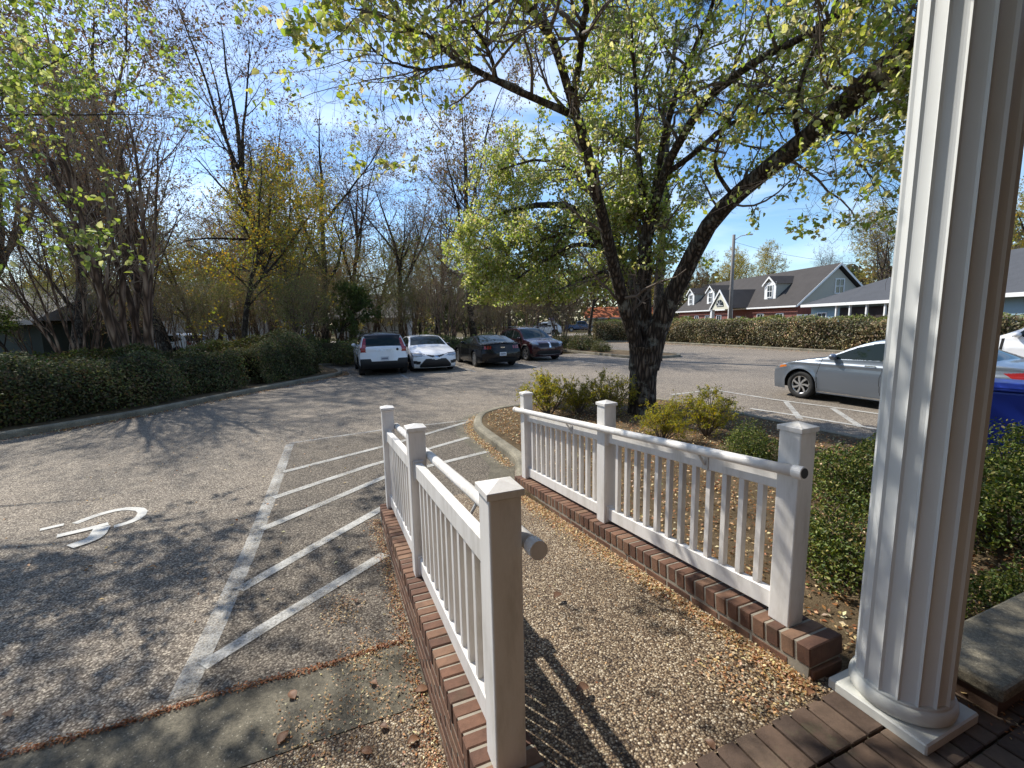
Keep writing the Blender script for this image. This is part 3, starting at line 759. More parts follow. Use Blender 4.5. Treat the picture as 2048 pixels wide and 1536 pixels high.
        for k in range(len(edges) - 1):
            m = inner & (cx > edges[k] + (sp['pillars'][k-1][2] * (cz - 1) if k else 0)) & (cx < edges[k+1] + (sp['pillars'][k][2] * (cz - 1) if k < len(sp['pillars']) else 0))
            if m.any(): lab[m] = 'side_window%d%s' % (k, sd); mats['side_window%d%s' % (k, sd)] = GLASS
        for ks, seam in enumerate(sp['doors']):
            sx = np.interp(cz, [q[1] for q in seam], [q[0] for q in seam])
            m = (np.abs(cx - sx) < ds * 0.5) & (cz > seam[0][1]) & (cz < seam[-1][1]) & (lab == 'body')
            lab[m] = 'door_seam%d%s' % (ks, sd); mats['door_seam%d%s' % (ks, sd)] = UNDER
        for nm, mt, poly in sp['sides']:
            m = inpoly(cx, cz, poly)
            if nm.endswith('*'): lab[m] = nm[:-1] + sd; mats[nm[:-1] + sd] = mt
            else: lab[m] = nm; mats[nm] = mt
        for key in set(lab.ravel()):
            q = Q[lab == key]
            put(key, mats[key], q if sgn < 0 else q[:, ::-1])
    off = np.array([-L / 2, 0, 0])
    for key, (mt, qs) in parts.items():
        q = np.concatenate(qs).reshape(-1, 3) + off
        # weld for smooth shading
        r, inv = np.unique(np.round(q, 4), axis=0, return_inverse=True)
        F = inv.reshape(-1, 4)
        good = np.array([len(set(f)) == 4 for f in F.tolist()]); F = F[good]
        if len(F) == 0: continue
        nm = key.split('#')[0].rstrip('0123456789')
        mesh(nm, r, F, mt, root, smooth=True)
    # ---- dark core, wheels
    g = Geo(); ww = hw * 0.80
    g.box((-L/2 + 0.30, -ww, 0.24), (L/2 - 0.3, ww, 0.62))
    for i in range(0, 1): pass
    g.box((-L/2 + sp['ws'][1] - 0.1, -hw * 0.72, 0.6), (-L/2 + sp['bl'][0] - 0.1, hw * 0.72, sp['belt0'] + 0.02))
    g.build('underbody', UNDER, root)
    ty, rim, bk = make_wheel(sp['wr'], 0.22, sp['spokes'][0], sp['spokes'][1], sp['spokes'][2])
    for xw in sp['wheels']:
        for sgn in (1, -1):
            w = inst('wheel', ty, root, (xw - L/2, sgn * (hw - 0.125), sp['wr']), (0, 0, 0 if sgn > 0 else math.pi))
            inst('rim', rim, w, (0, 0, 0)); inst('brake_disc', bk, w)
    mxp = sp['mirror']
    for sgn in (1, -1):
        yb = float(Wf(np.array(mxp[0]), np.array(mxp[1]))) + 0.085
        bm = bmesh.new(); bmesh.ops.create_uvsphere(bm, u_segments=12, v_segments=8, radius=1)
        for vv in bm.verts:
            vv.co = Vector((mxp[0] - L/2 + 0.02 + vv.co.x * 0.075, sgn * (yb + vv.co.y * 0.10), mxp[1] + 0.03 + vv.co.z * 0.07))
        me = bpy.data.meshes.new('mirror'); bm.to_mesh(me); bm.free(); me.materials.append(sp.get('mirror_mat') or paint_m)
        me.polygons.foreach_set('use_smooth', [True] * len(me.polygons)); link(bpy.data.objects.new('mirror', me), root)
    for xh, zh in sp['handles']:
        for sgn in (1, -1):
            yb = float(Wf(np.array(xh), np.array(zh)))
            Geo().box((xh - 0.10 - L/2, sgn * yb - 0.012, zh - 0.018), (xh + 0.10 - L/2, sgn * yb + 0.03 * sgn + 0.012, zh + 0.018)).build('door_handle', sp.get('handle_mat') or paint_m, root, bevel=0.008)
    if 'plate' in sp:
        where, y, z = sp['plate']; xx = 0.0
        i = np.argmin(np.abs(C[:, 1] - z) + 10 * ((C[:, 0] < L/2) == (where == 'rear')))
        xx = C[i, 0] - L/2
        s_ = 1 if where == 'rear' else -1
        p = Geo().box((min(xx - 0.01 * s_, xx + 0.02 * s_), -0.152, z - 0.076), (max(xx - 0.01 * s_, xx + 0.02 * s_), 0.152, z + 0.076)).build('licence_plate', PLATE, root)
        for k in range(6):
            y0 = -0.115 + k * 0.04
            Geo().box((xx + 0.021 * s_ - 0.001, y0, z - 0.032), (xx + 0.021 * s_ + 0.001, y0 + 0.026, z + 0.03)).build('plate_character', BLUEINK, p)
    return root, Wf
BLUEINK = plain('plate_ink', (0.05, 0.06, 0.12), 0.5)
def text(parent, s, size, loc, rot, mat, name='lettering', spacing=1.0):
    cu = bpy.data.curves.new(name, 'FONT'); cu.body = s; cu.size = size; cu.extrude = 0.004; cu.align_x = 'CENTER'; cu.align_y = 'CENTER'; cu.space_character = spacing
    o = bpy.data.objects.new(name, cu); link(o)
    dg = bpy.context.evaluated_depsgraph_get(); me = bpy.data.meshes.new_from_object(o.evaluated_get(dg))
    bpy.data.objects.remove(o); me.materials.clear(); me.materials.append(mat)
    return inst(name, me, parent, loc, rot)

SILVER = paint('silver_paint', (0.21, 0.24, 0.285), 0.6, rough=0.34); WHITE = paint('white_paint', (0.80, 0.80, 0.80)); BLACKP = paint('black_paint', (0.010, 0.010, 0.011))
MAROON = paint('maroon_paint', (0.042, 0.008, 0.012), 0.2); NAVY = paint('navy_paint', (0.03, 0.06, 0.13), 0.2); GREYROOF = paint('black_roof_paint', (0.015, 0.015, 0.016))

def sedan_spec(**kw):
    sp = dict(L=4.89, W=1.85, H=1.465, C=[(0.12, .19), (0.03, .33), (0.0, .48), (.04, .62), (.12, .71), (.35, .82), (.8, .93), (1.2, 1.0), (1.42, 1.06), (1.85, 1.27), (2.2, 1.40), (2.6, 1.455), (3.0, 1.455), (3.4, 1.40), (3.8, 1.26), (4.15, 1.12), (4.4, 1.09), (4.72, 1.06), (4.84, .98), (4.89, .78), (4.88, .5), (4.8, .26)],
        belt=[(0, .62), (.25, .70), (.8, .87), (1.4, .96), (2.6, 1.0), (3.9, 1.03), (4.5, 1.02), (4.89, .95)], belt0=0.98, tumble=0.50, ws=(1.40, 2.22), bl=(3.42, 4.18),
        wheels=(.95, 3.73), wr=.33, bottom=[(0, .22), (.6, .2), (1.3, .19), (3.3, .19), (4.2, .22), (4.89, .3)],
        dlo=[(1.50, .99), (1.75, 1.11), (2.05, 1.25), (2.4, 1.345), (2.8, 1.375), (3.2, 1.34), (3.6, 1.235), (3.95, 1.09), (4.0, 1.055), (3.6, 1.03), (2.6, 1.005)],
        pillars=[(2.66, .045, .1), (3.58, .022, .25)], doors=[[(1.36, .30), (1.33, .6), (1.42, .98)], [(2.63, .30), (2.60, .62), (2.68, 1.0)], [(3.30, .55), (3.56, .8), (3.66, 1.02)]],
        ends=[('headlight*', CLEARLENS, [(.48, .60), (.95, .66), (.95, .78), (.55, .72)], 'front'), ('grille', BLACK, [(0, .52), (.52, .52), (.50, .66), (0, .67)], 'front'), ('air_intake', BLACK, [(0, .24), (.6, .24), (.55, .38), (0, .38)], 'front'),
              ('tail_light*', REDLENS, [(.45, .82), (.95, .80), (.95, 1.0), (.5, .95)], 'rear')],
        sides=[('headlight*', CLEARLENS, [(.1, .60), (.60, .74), (.46, .80), (.1, .76)]), ('tail_light*', REDLENS, [(4.38, .93), (4.6, .80), (4.95, .78), (4.95, 1.0)])],
        spokes=(7, 'swirl', ALLOY), mirror=(1.66, 1.01), handles=[(2.42, .885), (3.42, .915)], plate=('rear', 0, .72))
    sp.update(kw); return sp
# silver sedan right of the tree (front points away along +A)
acc = sedan_spec(handle_mat=CHROME, crease_z=0.86, crease=0.014)
acc['sides'] = acc['sides'] + [('indicator*', AMBER, [(.40, .70), (.60, .745), (.56, .785), (.42, .76)]), ('sill_trim*', CHROME, [(1.36, .215), (3.3, .215), (3.3, .232), (1.36, .232)])]
wheel = np.array([6.98, 10.62]); fr = wheel + AX[:2] * 0.95 + BX[:2] * 0.78
car('silver_sedan', 'silver grey sedan with swirl alloy wheels, partly behind the white column', acc, fr, AX[:2], SILVER, ds=0.0125)

# the row, left to right
suv = dict(L=4.42, W=1.86, H=1.65, cat='car', C=[(0.1, .22), (0.02, .4), (0.0, .6), (.04, .82), (.15, .94), (.5, 1.02), (1.1, 1.09), (1.25, 1.12), (1.6, 1.36), (1.95, 1.56), (2.3, 1.63), (2.9, 1.65), (3.5, 1.63), (3.92, 1.57), (4.06, 1.44), (4.22, 1.18), (4.33, 1.05), (4.36, .9), (4.40, .7), (4.42, .55), (4.40, .42), (4.3, .28)],
    belt=[(0, .85), (.5, .95), (1.2, 1.0), (3.0, 1.05), (3.9, 1.10), (4.42, 1.08)], belt0=1.02, tumble=.38, ws=(1.2, 2.1), bl=(3.93, 4.25), rear_all=True,
    wheels=(.87, 3.57), wr=.36, bottom=[(0, .25), (4.42, .3)], clad=.40,
    dlo=[(1.35, 1.06), (1.9, 1.42), (2.4, 1.52), (3.4, 1.50), (3.6, 1.32), (3.75, 1.16), (3.2, 1.1)], pillars=[(2.42, .05, .1), (3.3, .05, .1)],
    doors=[[(1.3, .4), (1.3, 1.0)], [(2.38, .4), (2.42, 1.05)], [(3.2, .6), (3.4, 1.1)]],
    ends=[('headlight*', CLEARLENS, [(.5, .76), (.93, .8), (.93, .92), (.55, .9)], 'front'), ('grille', BLACK, [(0, .55), (.5, .55), (.5, .85), (0, .85)], 'front'),
          ('rear_window', GLASS, [(0, 1.16), (.58, 1.17), (.60, 1.40), (0, 1.44)], 'rear'),
          ('roof_spoiler', GREYROOF, [(0, 1.44), (.60, 1.40), (.70, 1.5), (.6, 1.6), (0, 1.6)], 'rear'),
          ('tail_light*', REDLENS, [(.63, 1.42), (.70, 1.44), (.80, 1.10), (.95, 1.06), (.95, .92), (.66, .90), (.655, 1.08)], 'rear'),
          ('rear_bumper', BLACK, [(0, .28), (.95, .28), (.95, .66), (.52, .68), (.48, .58), (0, .56)], 'rear')],
    sides=[('headlight*', CLEARLENS, [(.1, .8), (.5, .84), (.4, .94), (.1, .92)]), ('tail_light*', REDLENS, [(4.02, 1.12), (4.18, .92), (4.5, .90), (4.5, 1.06), (4.16, 1.1), (4.08, 1.44), (4.02, 1.44)])],
    roof_mat=GREYROOF, spokes=(5, 'plain', DARKALLOY), mirror=(1.55, 1.07), handles=[(2.2, .95), (3.1, .98)], plate=('rear', 0, .67), handle_mat=WHITE)
rearc = (G(718, 754)[:2] + G(825, 750)[:2]) / 2
r, _ = car('white_crossover', 'white crossover with black roof and tall red tail lights, seen from behind', suv, rearc + AX[:2] * 4.45, AX[:2], WHITE)
text(r, 'VOLVO', 0.085, (2.165, 0.0, 0.985), (math.pi/2 - 0.12, 0, math.pi/2), CHROME, spacing=2.6)
Geo().box((-1.0, -0.68, 1.672), (1.25, -0.64, 1.70)).build('roof_rail', GREYROOF, r, bevel=0.008); Geo().box((-1.0, 0.64, 1.672), (1.25, 0.68, 1.70)).build('roof_rail', GREYROOF, r, bevel=0.008)
bm = bmesh.new(); bmesh.ops.create_cone(bm, cap_ends=True, segments=16, radius1=0.05, radius2=0.045, depth=0.02)
bmesh.ops.rotate(bm, verts=bm.verts, matrix=Matrix.Rotation(math.pi/2, 3, 'Y')); bmesh.ops.translate(bm, verts=bm.verts, vec=(2.10, 0.5, 1.00))
me = bpy.data.meshes.new('sticker'); bm.to_mesh(me); bm.free(); me.materials.append(BLACK); link(bpy.data.objects.new('round_sticker', me), r)

cam_ = sedan_spec(W=1.84, H=1.445, C=[(0.14, .17), (0.04, .28), (0.0, .42), (.02, .58), (.10, .70), (.35, .82), (.8, .92), (1.15, .98), (1.35, 1.04), (1.8, 1.26), (2.15, 1.385), (2.6, 1.445), (3.0, 1.44), (3.4, 1.385), (3.8, 1.25), (4.15, 1.12), (4.4, 1.09), (4.72, 1.06), (4.84, .98), (4.89, .78), (4.88, .5), (4.8, .26)],
    ends=[('headlight*', CLEARLENS, [(.42, .66), (.72, .62), (.95, .68), (.95, .76), (.60, .74)], 'front'), ('headlight_brow*', BLACK, [(.36, .70), (.62, .735), (.95, .76), (.95, .78), (.55, .76)], 'front'),
          ('grille', BLACK, [(0, .60), (.20, .61), (.38, .70), (.38, .72), (0, .66)], 'front'), ('air_intake', BLACK, [(0, .19), (.62, .19), (.66, .26), (.44, .53), (.30, .56), (0, .50)], 'front'), ('side_vent*', BLACK, [(.64, .32), (.90, .36), (.86, .48), (.60, .44)], 'front'),
          ('badge', CHROME, [(0, .55), (.09, .57), (.11, .62), (0, .64)], 'front')],
    roof_mat=None, spokes=(5, 'double', DARKALLOY), mirror_mat=BLACK, handle_mat=WHITE); cam_.pop('plate')
car('white_sedan', 'white sedan facing the camera with large black front grille', cam_, S(3.98, 17.85)[:2], (-AX[:2]) * 1.0 + BX[:2] * 0.0, WHITE)

mus = sedan_spec(L=4.79, W=1.92, H=1.38, C=[(0.1, .2), (0.0, .4), (.0, .6), (.08, .74), (.4, .86), (1.0, .95), (1.5, 1.0), (1.65, 1.04), (2.1, 1.24), (2.5, 1.35), (2.85, 1.38), (3.2, 1.345), (3.7, 1.22), (4.15, 1.09), (4.5, 1.06), (4.66, 1.05), (4.70, .99), (4.74, .85), (4.79, .62), (4.77, .42), (4.65, .24)],
    belt=[(0, .7), (.5, .84), (1.5, .95), (2.6, .97), (3.6, 1.02), (4.4, 1.02), (4.79, 1.0)], belt0=.99, tumble=.55, ws=(1.6, 2.45), bl=(3.15, 4.15), wheels=(.93, 3.65), wr=.345,
    dlo=[(1.75, .98), (2.2, 1.17), (2.5, 1.255), (2.9, 1.28), (3.2, 1.23), (3.3, 1.12), (3.25, 1.02)], pillars=[(3.02, .03, .1)], doors=[[(1.55, .3), (1.52, .95)], [(3.02, .3), (3.05, .98)]],
    ends=[('tail_light*', REDLENS, [(.50, .82), (.56, .82), (.56, .95), (.50, .95)], 'rear'), ('tail_light*', REDLENS, [(.60, .82), (.66, .82), (.66, .95), (.60, .95)], 'rear'), ('tail_light*', REDLENS, [(.70, .82), (.78, .82), (.78, .95), (.70, .95)], 'rear'),
          ('diffuser', BLACK, [(0, .24), (.7, .24), (.65, .40), (0, .42)], 'rear'), ('grille', BLACK, [(0, .5), (.6, .5), (.6, .68), (0, .68)], 'front')],
    sides=[('headlight*', CLEARLENS, [(.1, .6), (.4, .72), (.3, .78), (.1, .74)])], spokes=(10, 'plain', ALLOY), mirror=(1.95, .99), handles=[(2.85, .86)], plate=('rear', 0, .60))
rearc = S(6.88, 17.9)[:2]
r, _ = car('black_coupe', 'black fastback coupe with triple-bar red tail lights, seen from behind', mus, rearc + AX[:2] * 4.79, AX[:2], BLACKP)
Geo().box((2.18, -0.72, 1.07), (2.36, 0.72, 1.09)).build('spoiler', BLACKP, r, bevel=0.006)
g = Geo().prism([(2.37, -0.09), (2.385, 0.09), (2.375, 0.09), (2.36, -0.09)], 0.86, 0.90); g.build('badge', CHROME, r)

mk = dict(L=4.55, W=1.87, H=1.65, C=[(0.12, .22), (0.03, .4), (0.0, .58), (.03, .76), (.12, .88), (.4, .98), (.9, 1.06), (1.15, 1.11), (1.6, 1.38), (1.95, 1.56), (2.3, 1.635), (2.9, 1.65), (3.5, 1.60), (3.95, 1.48), (4.25, 1.22), (4.42, 1.05), (4.5, .9), (4.55, .6), (4.5, .35)],
    belt=[(0, .8), (.4, .92), (1.2, 1.0), (3.0, 1.07), (4.55, 1.12)], belt0=1.02, tumble=.40, ws=(1.1, 2.1), bl=(3.9, 4.35), wheels=(.92, 3.61), wr=.36, bottom=[(0, .25), (4.55, .3)], clad=.36,
    dlo=[(1.35, 1.05), (1.85, 1.38), (2.4, 1.50), (3.3, 1.48), (3.85, 1.30), (3.95, 1.2), (3.2, 1.1)], pillars=[(2.42, .05, .1), (3.3, .04, .1)],
    doors=[[(1.28, .36), (1.28, 1.0)], [(2.4, .36), (2.44, 1.05)], [(3.2, .6), (3.4, 1.08)]],
    ends=[('headlight*', CLEARLENS, [(.52, .80), (.95, .80), (.95, .95), (.6, .92)], 'front'), ('grille', DARKALLOY, [(.05, .70), (.55, .70), (.60, .86), (.05, .90)], 'front'), ('grille_split', CHROME, [(0, .68), (.045, .68), (.045, .92), (0, .92)], 'front'), ('air_intake', BLACK, [(0, .33), (.75, .33), (.6, .52), (0, .52)], 'front'), ('bumper_trim', CHROME, [(0, .29), (.55, .30), (.55, .325), (0, .32)], 'front')],
    sides=[('headlight*', CLEARLENS, [(.1, .8), (.55, .88), (.42, .97), (.1, .95)])], spokes=(5, 'double', ALLOY), mirror=(1.5, 1.07), handles=[(2.2, .96), (3.1, 1.0)], handle_mat=CHROME)
r, _ = car('maroon_crossover', 'dark maroon crossover facing the camera beside the black coupe', mk, S(10.1, 19.75)[:2], -AX[:2] * 0.995 + BX[:2] * 0.08, MAROON)
for s_ in (-0.68, 0.64): Geo().box((-1.0, s_, 1.665), (1.3, s_ + 0.04, 1.695)).build('roof_rail', CHROME, r, bevel=0.008)

# vehicles in the distance
bigsuv = dict(mk); bigsuv.update(W=2.0, ends=[('tail_light*', REDLENS, [(.7, .9), (.95, .9), (.95, 1.2), (.7, 1.2)], 'rear'), ('headlight*', CLEARLENS, [(.55, .80), (.95, .80), (.95, .95), (.6, .92)], 'front')], spokes=(5, 'plain', ALLOY))
def far_car(name, label, spec, px, y, heading, mt, z=0.0, sc=1.0):
    p = D(px, 650, y); r, _ = car(name, label, spec, (p[0], p[1]), heading, mt, ds=0.06); r.location.z = z; r.scale = (sc,) * 3; return r
far_car('white_suv', 'white sport utility vehicle far off past the maroon crossover', bigsuv, 1050, 58, (-1, 0.1), WHITE, 0.0, 1.12)
far_car('white_wagon', 'white car parked far off beside the blue pickup', bigsuv, 1178, 86, (-1, 0.15), WHITE)
far_car('white_hatchback', 'white car parked on the left behind the multi-stemmed tree', bigsuv, 300, 31, (-1, 0.3), WHITE)
far_car('white_van', 'white vehicle at the right edge behind the silver sedan', bigsuv, 1960, 14.5, (-0.35, 1), WHITE, 0.0, 1.18)
far_car('pale_sedan', 'white car roof showing above the left part of the long hedge', sedan_spec(), 1350, 44, (-1, 0.2), WHITE, 0.35)
far_car('grey_sedan', 'grey car roof showing above the long hedge by the white columns', sedan_spec(), 1470, 44, (-1, 0.3), SILVER, 0.35)
pk = dict(sedan_spec()); pk.update(L=5.6, W=2.0, H=1.9, cat='truck', C=[(0.1, .4), (0, .6), (0, .95), (.08, 1.1), (.6, 1.18), (1.4, 1.24), (1.5, 1.28), (1.95, 1.7), (2.2, 1.86), (2.6, 1.9), (3.2, 1.88), (3.5, 1.8), (3.66, 1.45), (3.72, 1.28), (3.9, 1.24), (5.4, 1.25), (5.58, 1.22), (5.6, .9), (5.55, .55)],
    belt=[(0, 1.0), (1.4, 1.12), (5.6, 1.2)], belt0=1.12, tumble=.3, ws=(1.45, 2.15), bl=(3.45, 3.75), wheels=(1.0, 4.5), wr=.40, bottom=[(0, .45), (5.6, .5)], dlo=[(1.7, 1.2), (2.05, 1.62), (2.3, 1.74), (3.4, 1.74), (3.55, 1.3)], pillars=[(2.7, .05, 0)], doors=[], ends=[], sides=[], mirror=(1.9, 1.25), handles=[(2.5, 1.1)]); pk.pop('plate')
far_car('blue_pickup', 'dark blue pickup truck parked far off by the street', pk, 1193, 80, (1, -0.05), NAVY)

# blue wheeled bin
def bin_():
    p = G(2030, 772, 1.0)
    r = empty('recycling_bin', (p[0], p[1], 0.0), YAW + 0.2, 'blue wheeled recycling bin at the right edge behind the column', 'bin')
    BLUE = plain('blue_plastic', (0.012, 0.035, 0.30), 0.35, 0.1)
    g = Geo()
    lo, hi = 0.24, 0.31
    V = [(-lo, -lo, .04), (lo, -lo, .04), (lo, lo, .04), (-lo, lo, .04), (-hi, -hi, .95), (hi, -hi, .95), (hi, hi, .95), (-hi, hi, .95)]
    g.add(V, [(0, 3, 2, 1), (4, 5, 6, 7), (0, 1, 5, 4), (1, 2, 6, 5), (2, 3, 7, 6), (3, 0, 4, 7)]); g.build('bin_body', BLUE, r, bevel=0.03, seg=2)
    g = Geo().box((-0.335, -0.335, .955), (0.335, 0.335, 0.99)); g.build('rim_lip', BLUE, r, bevel=0.01)
    g = Geo(); g.add([(-.34, -.34, .992), (.34, -.34, .992), (.34, .34, .992), (-.34, .34, .992), (-.25, -.25, 1.06), (.25, -.25, 1.06), (.25, .25, 1.06), (-.25, .25, 1.06)], [(0, 3, 2, 1), (4, 5, 6, 7), (0, 1, 5, 4), (1, 2, 6, 5), (2, 3, 7, 6), (3, 0, 4, 7)]); g.build('lid', BLUE, r, bevel=0.02, seg=2)
    for s_ in (-1, 1):
        w = Geo().lathe([(0.1, -0.02), (0.1, 0.02)], 18); w.V = [(v[2] + s_ * 0.27, v[0] + 0.24, v[1] + 0.1) for v in w.V]; w.build('bin_wheel', TYRE, r)
    Geo().tube([(-.25, .36, .93), (0, .38, .93), (.25, .36, .93)], 0.015, 8).build('handle', BLUE, r)
    Geo().box((-0.12, -0.305, .52), (0.12, -0.285, .76)).build('embossed_panel', plain('pale_blue_print', (0.25, 0.32, 0.45), 0.5, 0.2), r)
bin_()
# ------------------------------------------------------------------ houses, pole, buildings
SHINGLE = m_roof('grey_shingles', (0.062, 0.056, 0.053)); SHINGLE2 = m_roof('slate_shingles', (0.075, 0.078, 0.085))
SIDING = plain('grey_siding', (0.42, 0.40, 0.33), 0.8, 0.06); TRIM = plain('white_trim', (0.78, 0.78, 0.76), 0.6, 0.05)
REDBRICK = m_brickwall('red_brick_wall'); BLUEWALL = plain('blue_grey_wall', (0.25, 0.36, 0.42), 0.8, 0.08); PANE = plain('window_pane', (0.03, 0.04, 0.05), 0.05, 0.3, 2, spec=0.8)
WHITEWALL = plain('white_wall', (0.62, 0.62, 0.62), 0.8, 0.06); DARKGREEN = plain('dark_green_wall', (0.035, 0.045, 0.035), 0.8, 0.1)
def window(parent, x, y, z, w, h, face, d=0.05):
    """face: unit outward (lx,ly) in local coords"""
    fx, fy = face; tx, ty = -fy, fx
    m = np.eye(4); m[:3, 0] = (tx, ty, 0); m[:3, 1] = (fx, fy, 0); m[:3, 2] = (0, 0, 1); m[:3, 3] = (x, y, z)
    g = Geo(); t = 0.09
    for lo, hi in (((-w/2 - t, 0, -h/2 - t), (-w/2, d + .02, h/2 + t)), ((w/2, 0, -h/2 - t), (w/2 + t, d + .02, h/2 + t)), ((-w/2, 0, h/2), (w/2, d + .02, h/2 + t)), ((-w/2, 0, -h/2 - t), (w/2, d + .05, -h/2)), ((-w/2, 0, -0.03), (w/2, d + .01, 0.03)), ((-0.02, 0, -h/2), (0.02, d + .008, -0.03)), ((-0.02, 0, .03), (0.02, d + .008, h/2))):
        g.box(lo, hi, m)
    f = g.build('window', TRIM, parent)
    Geo().box((-w/2 + .002, 0.0, -h/2 + .002), (w/2 - .002, d - .03, h/2 - .002), m).build('pane', PANE, f)
def gable_house():
    ang = math.atan2(0.996, -0.09) - math.pi / 2
    p = D(1594, 612, 46)
    r = empty('dormer_house', (p[0], p[1], 0.3), ang, 'brick house with grey shingle roof, three dormers and a white-columned entrance', 'house')
    Lh, Wh, ev, rg = 27.0, 9.0, 2.75, 6.9           # local x across (front eave x=0), y along
    Geo().box((0.4, 0.4, -0.5), (Wh - 0.4, Lh - 0.4, ev - 0.06)).build('wall', REDBRICK, r)
    for y0 in (0.4, Lh - 0.55):
        Geo().add([(0.4, y0, ev - .06), (Wh - 0.4, y0, ev - .06), (Wh / 2, y0, rg - 0.45), (0.4, y0 + .15, ev - .06), (Wh - 0.4, y0 + .15, ev - .06), (Wh / 2, y0 + .15, rg - 0.45)], [(0, 1, 2), (3, 5, 4), (0, 3, 4, 1), (1, 4, 5, 2), (2, 5, 3, 0)]).build('gable_wall', SIDING, r)
    rf = Geo().add([(0, 0, ev), (Wh / 2, 0, rg), (Wh, 0, ev), (0, Lh, ev), (Wh / 2, Lh, rg), (Wh, Lh, ev), (0.12, 0, ev - .16), (Wh / 2, 0, rg - .2), (Wh - .12, 0, ev - .16), (0.12, Lh, ev - .16), (Wh / 2, Lh, rg - .2), (Wh - .12, Lh, ev - .16)],
        [(0, 1, 4, 3), (1, 2, 5, 4), (6, 9, 10, 7), (7, 10, 11, 8), (0, 6, 7, 1), (1, 7, 8, 2), (3, 4, 10, 9), (4, 5, 11, 10), (0, 3, 9, 6), (2, 8, 11, 5)]).build('roof', SHINGLE, r)
    for q in (0, 1):
        a_, b_ = ((0, ev), (Wh / 2, rg)) if q == 0 else ((Wh, ev), (Wh / 2, rg))
        Geo().add([(a_[0], -.04, a_[1] + .03), (b_[0], -.04, b_[1] + .03), (b_[0], -.04, b_[1] - .22), (a_[0], -.04, a_[1] - .2), (a_[0], -.01, a_[1] + .03), (b_[0], -.01, b_[1] + .03), (b_[0], -.01, b_[1] - .22), (a_[0], -.01, a_[1] - .2)], [(0, 1, 2, 3), (4, 7, 6, 5), (0, 4, 5, 1), (2, 6, 7, 3), (0, 3, 7, 4)]).build('barge_board', TRIM, r)
    Geo().box((-.12, 0, ev - .2), (-.01, Lh, ev - .03)).build('gutter', TRIM, r, bevel=.02)
    window(r, Wh / 2 + .3, 0.4, 4.6, .85, 1.35, (0, -1))
    for yd in (5.6, 18.3, 24.0):                       # dormers
        d = empty_part = Geo(); w = 0.95; x0 = 0.95; zf = ev + (rg - ev) / (Wh / 2) * x0; ze = zf + 1.75; zr = ze + 0.8
        xe = x0 + (ze - zf) / ((rg - ev) / (Wh / 2)) + 0.3; xr = x0 + (zr - zf) / ((rg - ev) / (Wh / 2)) + 0.3
        d.add([(x0, yd - w, zf - .1), (x0, yd + w, zf - .1), (x0, yd + w, ze), (x0, yd, zr - .1), (x0, yd - w, ze), (xe, yd - w, ze), (xe, yd + w, ze)], [(0, 4, 3, 2, 1), (0, 5, 4), (1, 2, 6)])
        dd = d.build('dormer', SIDING, r)
        Geo().add([(x0 - .25, yd - w - .2, ze - .12), (x0 - .25, yd, zr), (x0 - .25, yd + w + .2, ze - .12), (xe, yd - w - .2, ze - .12), (xr, yd, zr), (xe, yd + w + .2, ze - .12)], [(0, 1, 4, 3), (1, 2, 5, 4)]).build('dormer_roof', SHINGLE, dd)
        Geo().add([(x0 - .27, yd - w - .2, ze - .14), (x0 - .27, yd, zr - .02), (x0 - .27, yd + w + .2, ze - .14), (x0 - .27, yd + w + .2, ze - .36), (x0 - .27, yd, zr - .26), (x0 - .27, yd - w - .2, ze - .36)], [(0, 1, 4, 5), (1, 2, 3, 4)]).build('dormer_fascia', TRIM, dd)
        Geo().box((x0 - .03, yd - w - .02, zf), (x0 - .005, yd + w + .02, ze + .1)).build('dormer_front', TRIM, dd)
        window(dd, x0 - .03, yd, zf + .85, .8, 1.25, (-1, 0))
    # entrance portico
    po = empty('portico', (0, 0, 0)); po.parent = r
    y0, y1, xf = 8.6, 12.6, -2.2; zr = ev + 2.3; ym = (y0 + y1) / 2
    Geo().add([(xf, y0 - .3, ev), (xf, ym, zr), (xf, y1 + .3, ev), (2.4, y0 - .3, ev), (3.4, ym, zr), (2.4, y1 + .3, ev)], [(0, 1, 4, 3), (1, 2, 5, 4)]).build('portico_roof', SHINGLE, po)
    Geo().add([(xf + .12, y0, ev - .1), (xf + .12, y1, ev - .1), (xf + .12, ym, zr - .3)], [(0, 1, 2)]).build('pediment', plain('cream_pediment', (0.62, 0.6, 0.48), 0.7, 0.05), po)
    for q in (-1, 1):
        ya = ym + q * (y1 - y0 + .6) / 2
        Geo().add([(xf - .03, ya, ev + .02), (xf - .03, ym, zr + .04), (xf - .03, ym, zr - .26), (xf - .03, ya, ev - .26), (xf + .02, ya, ev + .02), (xf + .02, ym, zr + .04), (xf + .02, ym, zr - .26), (xf + .02, ya, ev - .26)], [(0, 1, 2, 3), (4, 7, 6, 5), (2, 6, 7, 3), (0, 4, 5, 1)]).build('rake_trim', TRIM, po)
    g = Geo(); n = 16
    g.add([(xf + .05, ym, ev + .35)] + [(xf + .05, ym + .8 * math.cos(t), ev + .35 + .75 * math.sin(t)) for t in np.linspace(0, math.pi, n)], [(0, i + 1, i + 2) for i in range(n - 1)]).build('fanlight', PANE, po)
    for t in np.linspace(0, math.pi, 5): Geo().tube([(xf + .03, ym, ev + .35), (xf + .03, ym + .8 * math.cos(t), ev + .35 + .75 * math.sin(t))], .025, 6).build('glazing_bar', TRIM, po)
    for ya in (y0, y0 + .02 + (y1 - y0)):
        Geo().box((xf + .1, ya - .2, -.5), (xf + .5, ya + .2, ev - .1)).build('portico_column', TRIM, po, bevel=.02)
    Geo().box((.34, ym - .5, -.4), (.39, ym + .5, 1.8)).build('door', TRIM, r)
    for yw in (3, 6.3, 15, 18, 21, 24): window(r, .4, yw, 1.2, 1.0, 1.4, (-1, 0))
gable_house()
